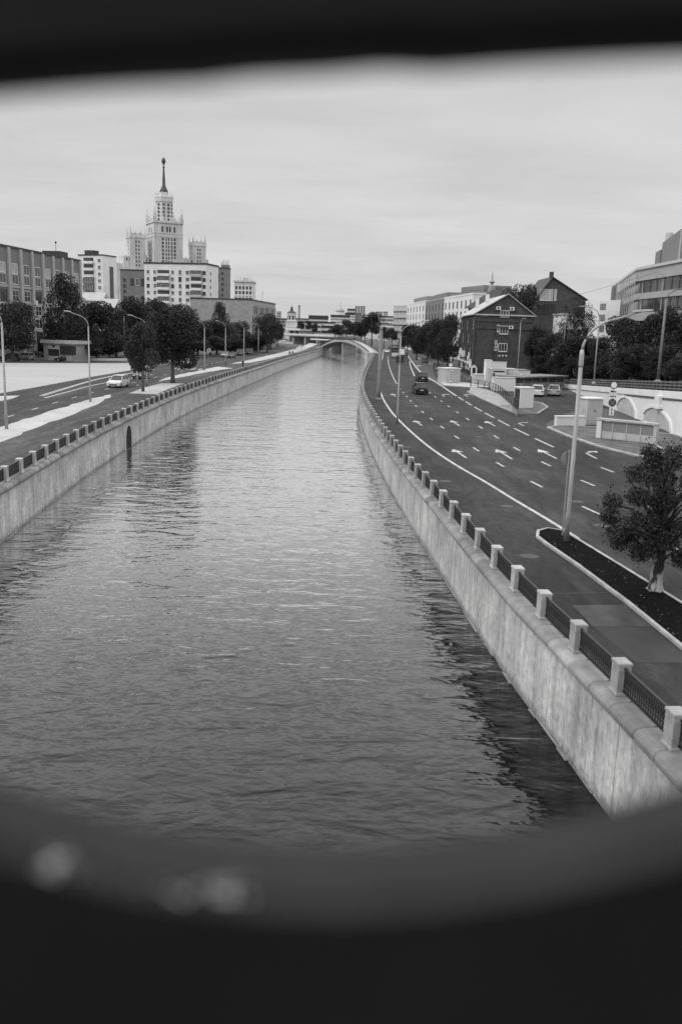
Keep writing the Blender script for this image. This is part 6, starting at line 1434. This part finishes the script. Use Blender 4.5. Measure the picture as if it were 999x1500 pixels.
for ch in list(pr.children):
    for k in (-3, -2, -1, 1, 2, 3): c_ = ch.copy(); COL.objects.link(c_); c_.parent = pr; c_.location.x = 1.0 * k
x0 -= 3; x1 += 3
m_ = MB(); m_.box(x0, x1, -.05, T_ + .05, z1 + .002, z1 + .09); m_.build('handrail', M['shadepaint'], pr)
m_ = MB(); m_.box(x0, x1, -.03, T_ + .03, -.06, .0); m_.build('bottom_rail', M['shadepaint'], pr)
for x in (x0 - .12, x1 + .002): m_ = MB(); m_.bbox(x, x + .118, -.06, T_ + .06, 0, z1 + .2, .02); m_.build('post', M['shadepaint'], pr)
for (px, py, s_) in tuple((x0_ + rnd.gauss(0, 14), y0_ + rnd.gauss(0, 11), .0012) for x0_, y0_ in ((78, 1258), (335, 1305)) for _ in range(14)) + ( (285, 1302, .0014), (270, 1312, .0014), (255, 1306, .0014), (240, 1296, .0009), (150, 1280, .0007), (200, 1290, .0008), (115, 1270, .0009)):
    # pale specks on the opening's lower edge, painted in place of light glints
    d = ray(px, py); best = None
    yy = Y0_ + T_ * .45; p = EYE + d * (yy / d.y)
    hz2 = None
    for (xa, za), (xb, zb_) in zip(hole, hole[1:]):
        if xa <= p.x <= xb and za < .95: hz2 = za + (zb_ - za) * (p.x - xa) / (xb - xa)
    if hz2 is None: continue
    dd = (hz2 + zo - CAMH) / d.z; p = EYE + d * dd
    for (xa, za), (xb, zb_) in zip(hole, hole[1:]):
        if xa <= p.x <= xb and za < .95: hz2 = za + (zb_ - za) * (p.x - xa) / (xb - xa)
    m_ = MB(); m_.lathe([(s_, 0), (s_ * .8, s_ * .35), (s_ * .3, s_ * .5)], 12); o = m_.build('glint_speck', M['glint'], pr, smooth=True); o.location = (p.x, p.y - Y0_, hz2 - .0005)
bd = thing('bridge_deck', 'asphalt deck of the bridge the picture is taken from', 'bridge deck', (0, -4, CAMH - 1.2)); bd['kind'] = 'structure'
m_ = MB(); m_.box(-26, 44, -6, 4.25, -.7, -.02); m_.build('slab', M['deck'], bd)
m_ = MB(); m_.box(-26, 44, 4.253, 4.5, -.8, .045); m_.build('edge_beam', M['concd'], bd)

# ------------------------------------------------------------------ light, sky, camera
SUN_EL, SUN_AZ = 44, 245      # azimuth measured from +Y clockwise
sd = bpy.data.lights.new('sun', 'SUN'); sd.energy = 1.1; sd.angle = R(20); sd.color = (1, .995, .985)
so = bpy.data.objects.new('sun', sd); COL.objects.link(so)
dv = Vector((math.sin(R(SUN_AZ)) * math.cos(R(SUN_EL)), math.cos(R(SUN_AZ)) * math.cos(R(SUN_EL)), math.sin(R(SUN_EL))))
so.rotation_euler = dv.to_track_quat('Z', 'Y').to_euler(); so.location = (0, 0, 300)
w = bpy.data.worlds.new('World'); S.world = w; w.use_nodes = True; nt_ = w.node_tree; N = nt_.nodes; L = nt_.links
bg = N['Background']; sky = N.new('ShaderNodeTexSky'); sky.sky_type = 'NISHITA'; sky.sun_disc = False; sky.sun_elevation = R(SUN_EL); sky.sun_rotation = R(SUN_AZ)
bw = N.new('ShaderNodeRGBToBW'); L.new(sky.outputs[0], bw.inputs[0])
tc = N.new('ShaderNodeTexCoord'); sep = N.new('ShaderNodeSeparateXYZ'); L.new(tc.outputs['Generated'], sep.inputs[0])
def op(o, a, c=None, cl=False):
    x = N.new('ShaderNodeMath'); x.operation = o; x.use_clamp = cl
    for i, k in enumerate((a, c)):
        if k is None: continue
        if isinstance(k, (int, float)): x.inputs[i].default_value = k
        else: L.new(k, x.inputs[i])
    return x.outputs[0]
zc_ = op('ADD', op('MAXIMUM', sep.outputs[2], 0), .12)
cmb = N.new('ShaderNodeCombineXYZ'); L.new(op('DIVIDE', sep.outputs[0], zc_), cmb.inputs[0]); L.new(op('DIVIDE', sep.outputs[1], zc_), cmb.inputs[1])
def cn(sx_, sy_, sc_, dt, lo, hi):
    mp = N.new('ShaderNodeMapping'); mp.inputs['Scale'].default_value = (sx_, sy_, 1); mp.inputs['Rotation'].default_value = (0, 0, .12); L.new(cmb.outputs[0], mp.inputs[0])
    n_ = N.new('ShaderNodeTexNoise'); n_.inputs['Scale'].default_value = sc_; n_.inputs['Detail'].default_value = dt; n_.inputs['Roughness'].default_value = .55; n_.inputs['Distortion'].default_value = .4; L.new(mp.outputs[0], n_.inputs['Vector'])
    r = N.new('ShaderNodeMapRange'); r.inputs['From Min'].default_value = .3; r.inputs['From Max'].default_value = .7; r.inputs['To Min'].default_value = lo; r.inputs['To Max'].default_value = hi; L.new(n_.outputs['Fac'], r.inputs[0]); return r.outputs[0]
cloud = op('MULTIPLY', cn(.55, 1, 1.6, 8, .90, 1.09), cn(.4, .8, .5, 4, .93, 1.07))
g = N.new('ShaderNodeMapRange'); g.interpolation_type = 'SMOOTHSTEP'; g.inputs['From Min'].default_value = .28; g.inputs['From Max'].default_value = .46; g.inputs['To Min'].default_value = 1; g.inputs['To Max'].default_value = 2.0; L.new(sep.outputs[2], g.inputs[0])
g2_ = N.new('ShaderNodeMapRange'); g2_.inputs['From Min'].default_value = 0; g2_.inputs['From Max'].default_value = .12; g2_.inputs['To Min'].default_value = .95; g2_.inputs['To Max'].default_value = 1.0; L.new(sep.outputs[2], g2_.inputs[0])
def smooth(v, a_, b_, c0=0, c1=1):
    r = N.new('ShaderNodeMapRange'); r.interpolation_type = 'SMOOTHSTEP'; r.inputs['From Min'].default_value = a_; r.inputs['From Max'].default_value = b_; r.inputs['To Min'].default_value = c0; r.inputs['To Max'].default_value = c1; L.new(v, r.inputs[0]); return r.outputs[0]
bright = op('MULTIPLY', op('MULTIPLY', smooth(sep.outputs[1], .1, .75), smooth(sep.outputs[2], .285, .42)), smooth(sep.outputs[2], .62, .85, 1, 0))
cloud = op('MULTIPLY', cloud, op('ADD', 1, op('MULTIPLY', bright, .95)))      # bright lobe added ahead above the view to lift the water's reflection
lay = op('MULTIPLY', op('MULTIPLY', op('MULTIPLY', cloud, g.outputs[0]), g2_.outputs[0]), 6.7)
val = op('ADD', op('MULTIPLY', op('MINIMUM', bw.outputs[0], 8.0), .08), op('MULTIPLY', lay, .92))
cc = N.new('ShaderNodeCombineColor')
for i in range(3): L.new(val, cc.inputs[i])
L.new(cc.outputs[0], bg.inputs['Color']); bg.inputs['Strength'].default_value = .1

cd = bpy.data.cameras.new('camera'); co = bpy.data.objects.new('camera', cd); COL.objects.link(co); S.camera = co
cd.sensor_fit = 'VERTICAL'; cd.sensor_height = 36; cd.lens = 36 * F / 1500; cd.clip_start = .02; cd.clip_end = 12000
rt = Vector((cR, sR * sP, sR * cP)); up = Vector((-sR, cR * sP, cR * cP)); fw = Vector((0, cP, -sP))
co.matrix_world = Matrix(((rt.x, up.x, -fw.x, 0), (rt.y, up.y, -fw.y, 0), (rt.z, up.z, -fw.z, CAMH), (0, 0, 0, 1)))
cd.dof.use_dof = True; cd.dof.focus_distance = 70; cd.dof.aperture_fstop = 1.95
S.view_settings.view_transform = 'Standard'; S.view_settings.look = 'None'; S.view_settings.exposure = 0; S.view_settings.gamma = 1
S.cycles.max_bounces = 6; S.cycles.diffuse_bounces = 3; S.cycles.glossy_bounces = 3; S.cycles.use_denoising = True
try: S.cycles.denoiser = 'OPENIMAGEDENOISE'
except Exception: pass
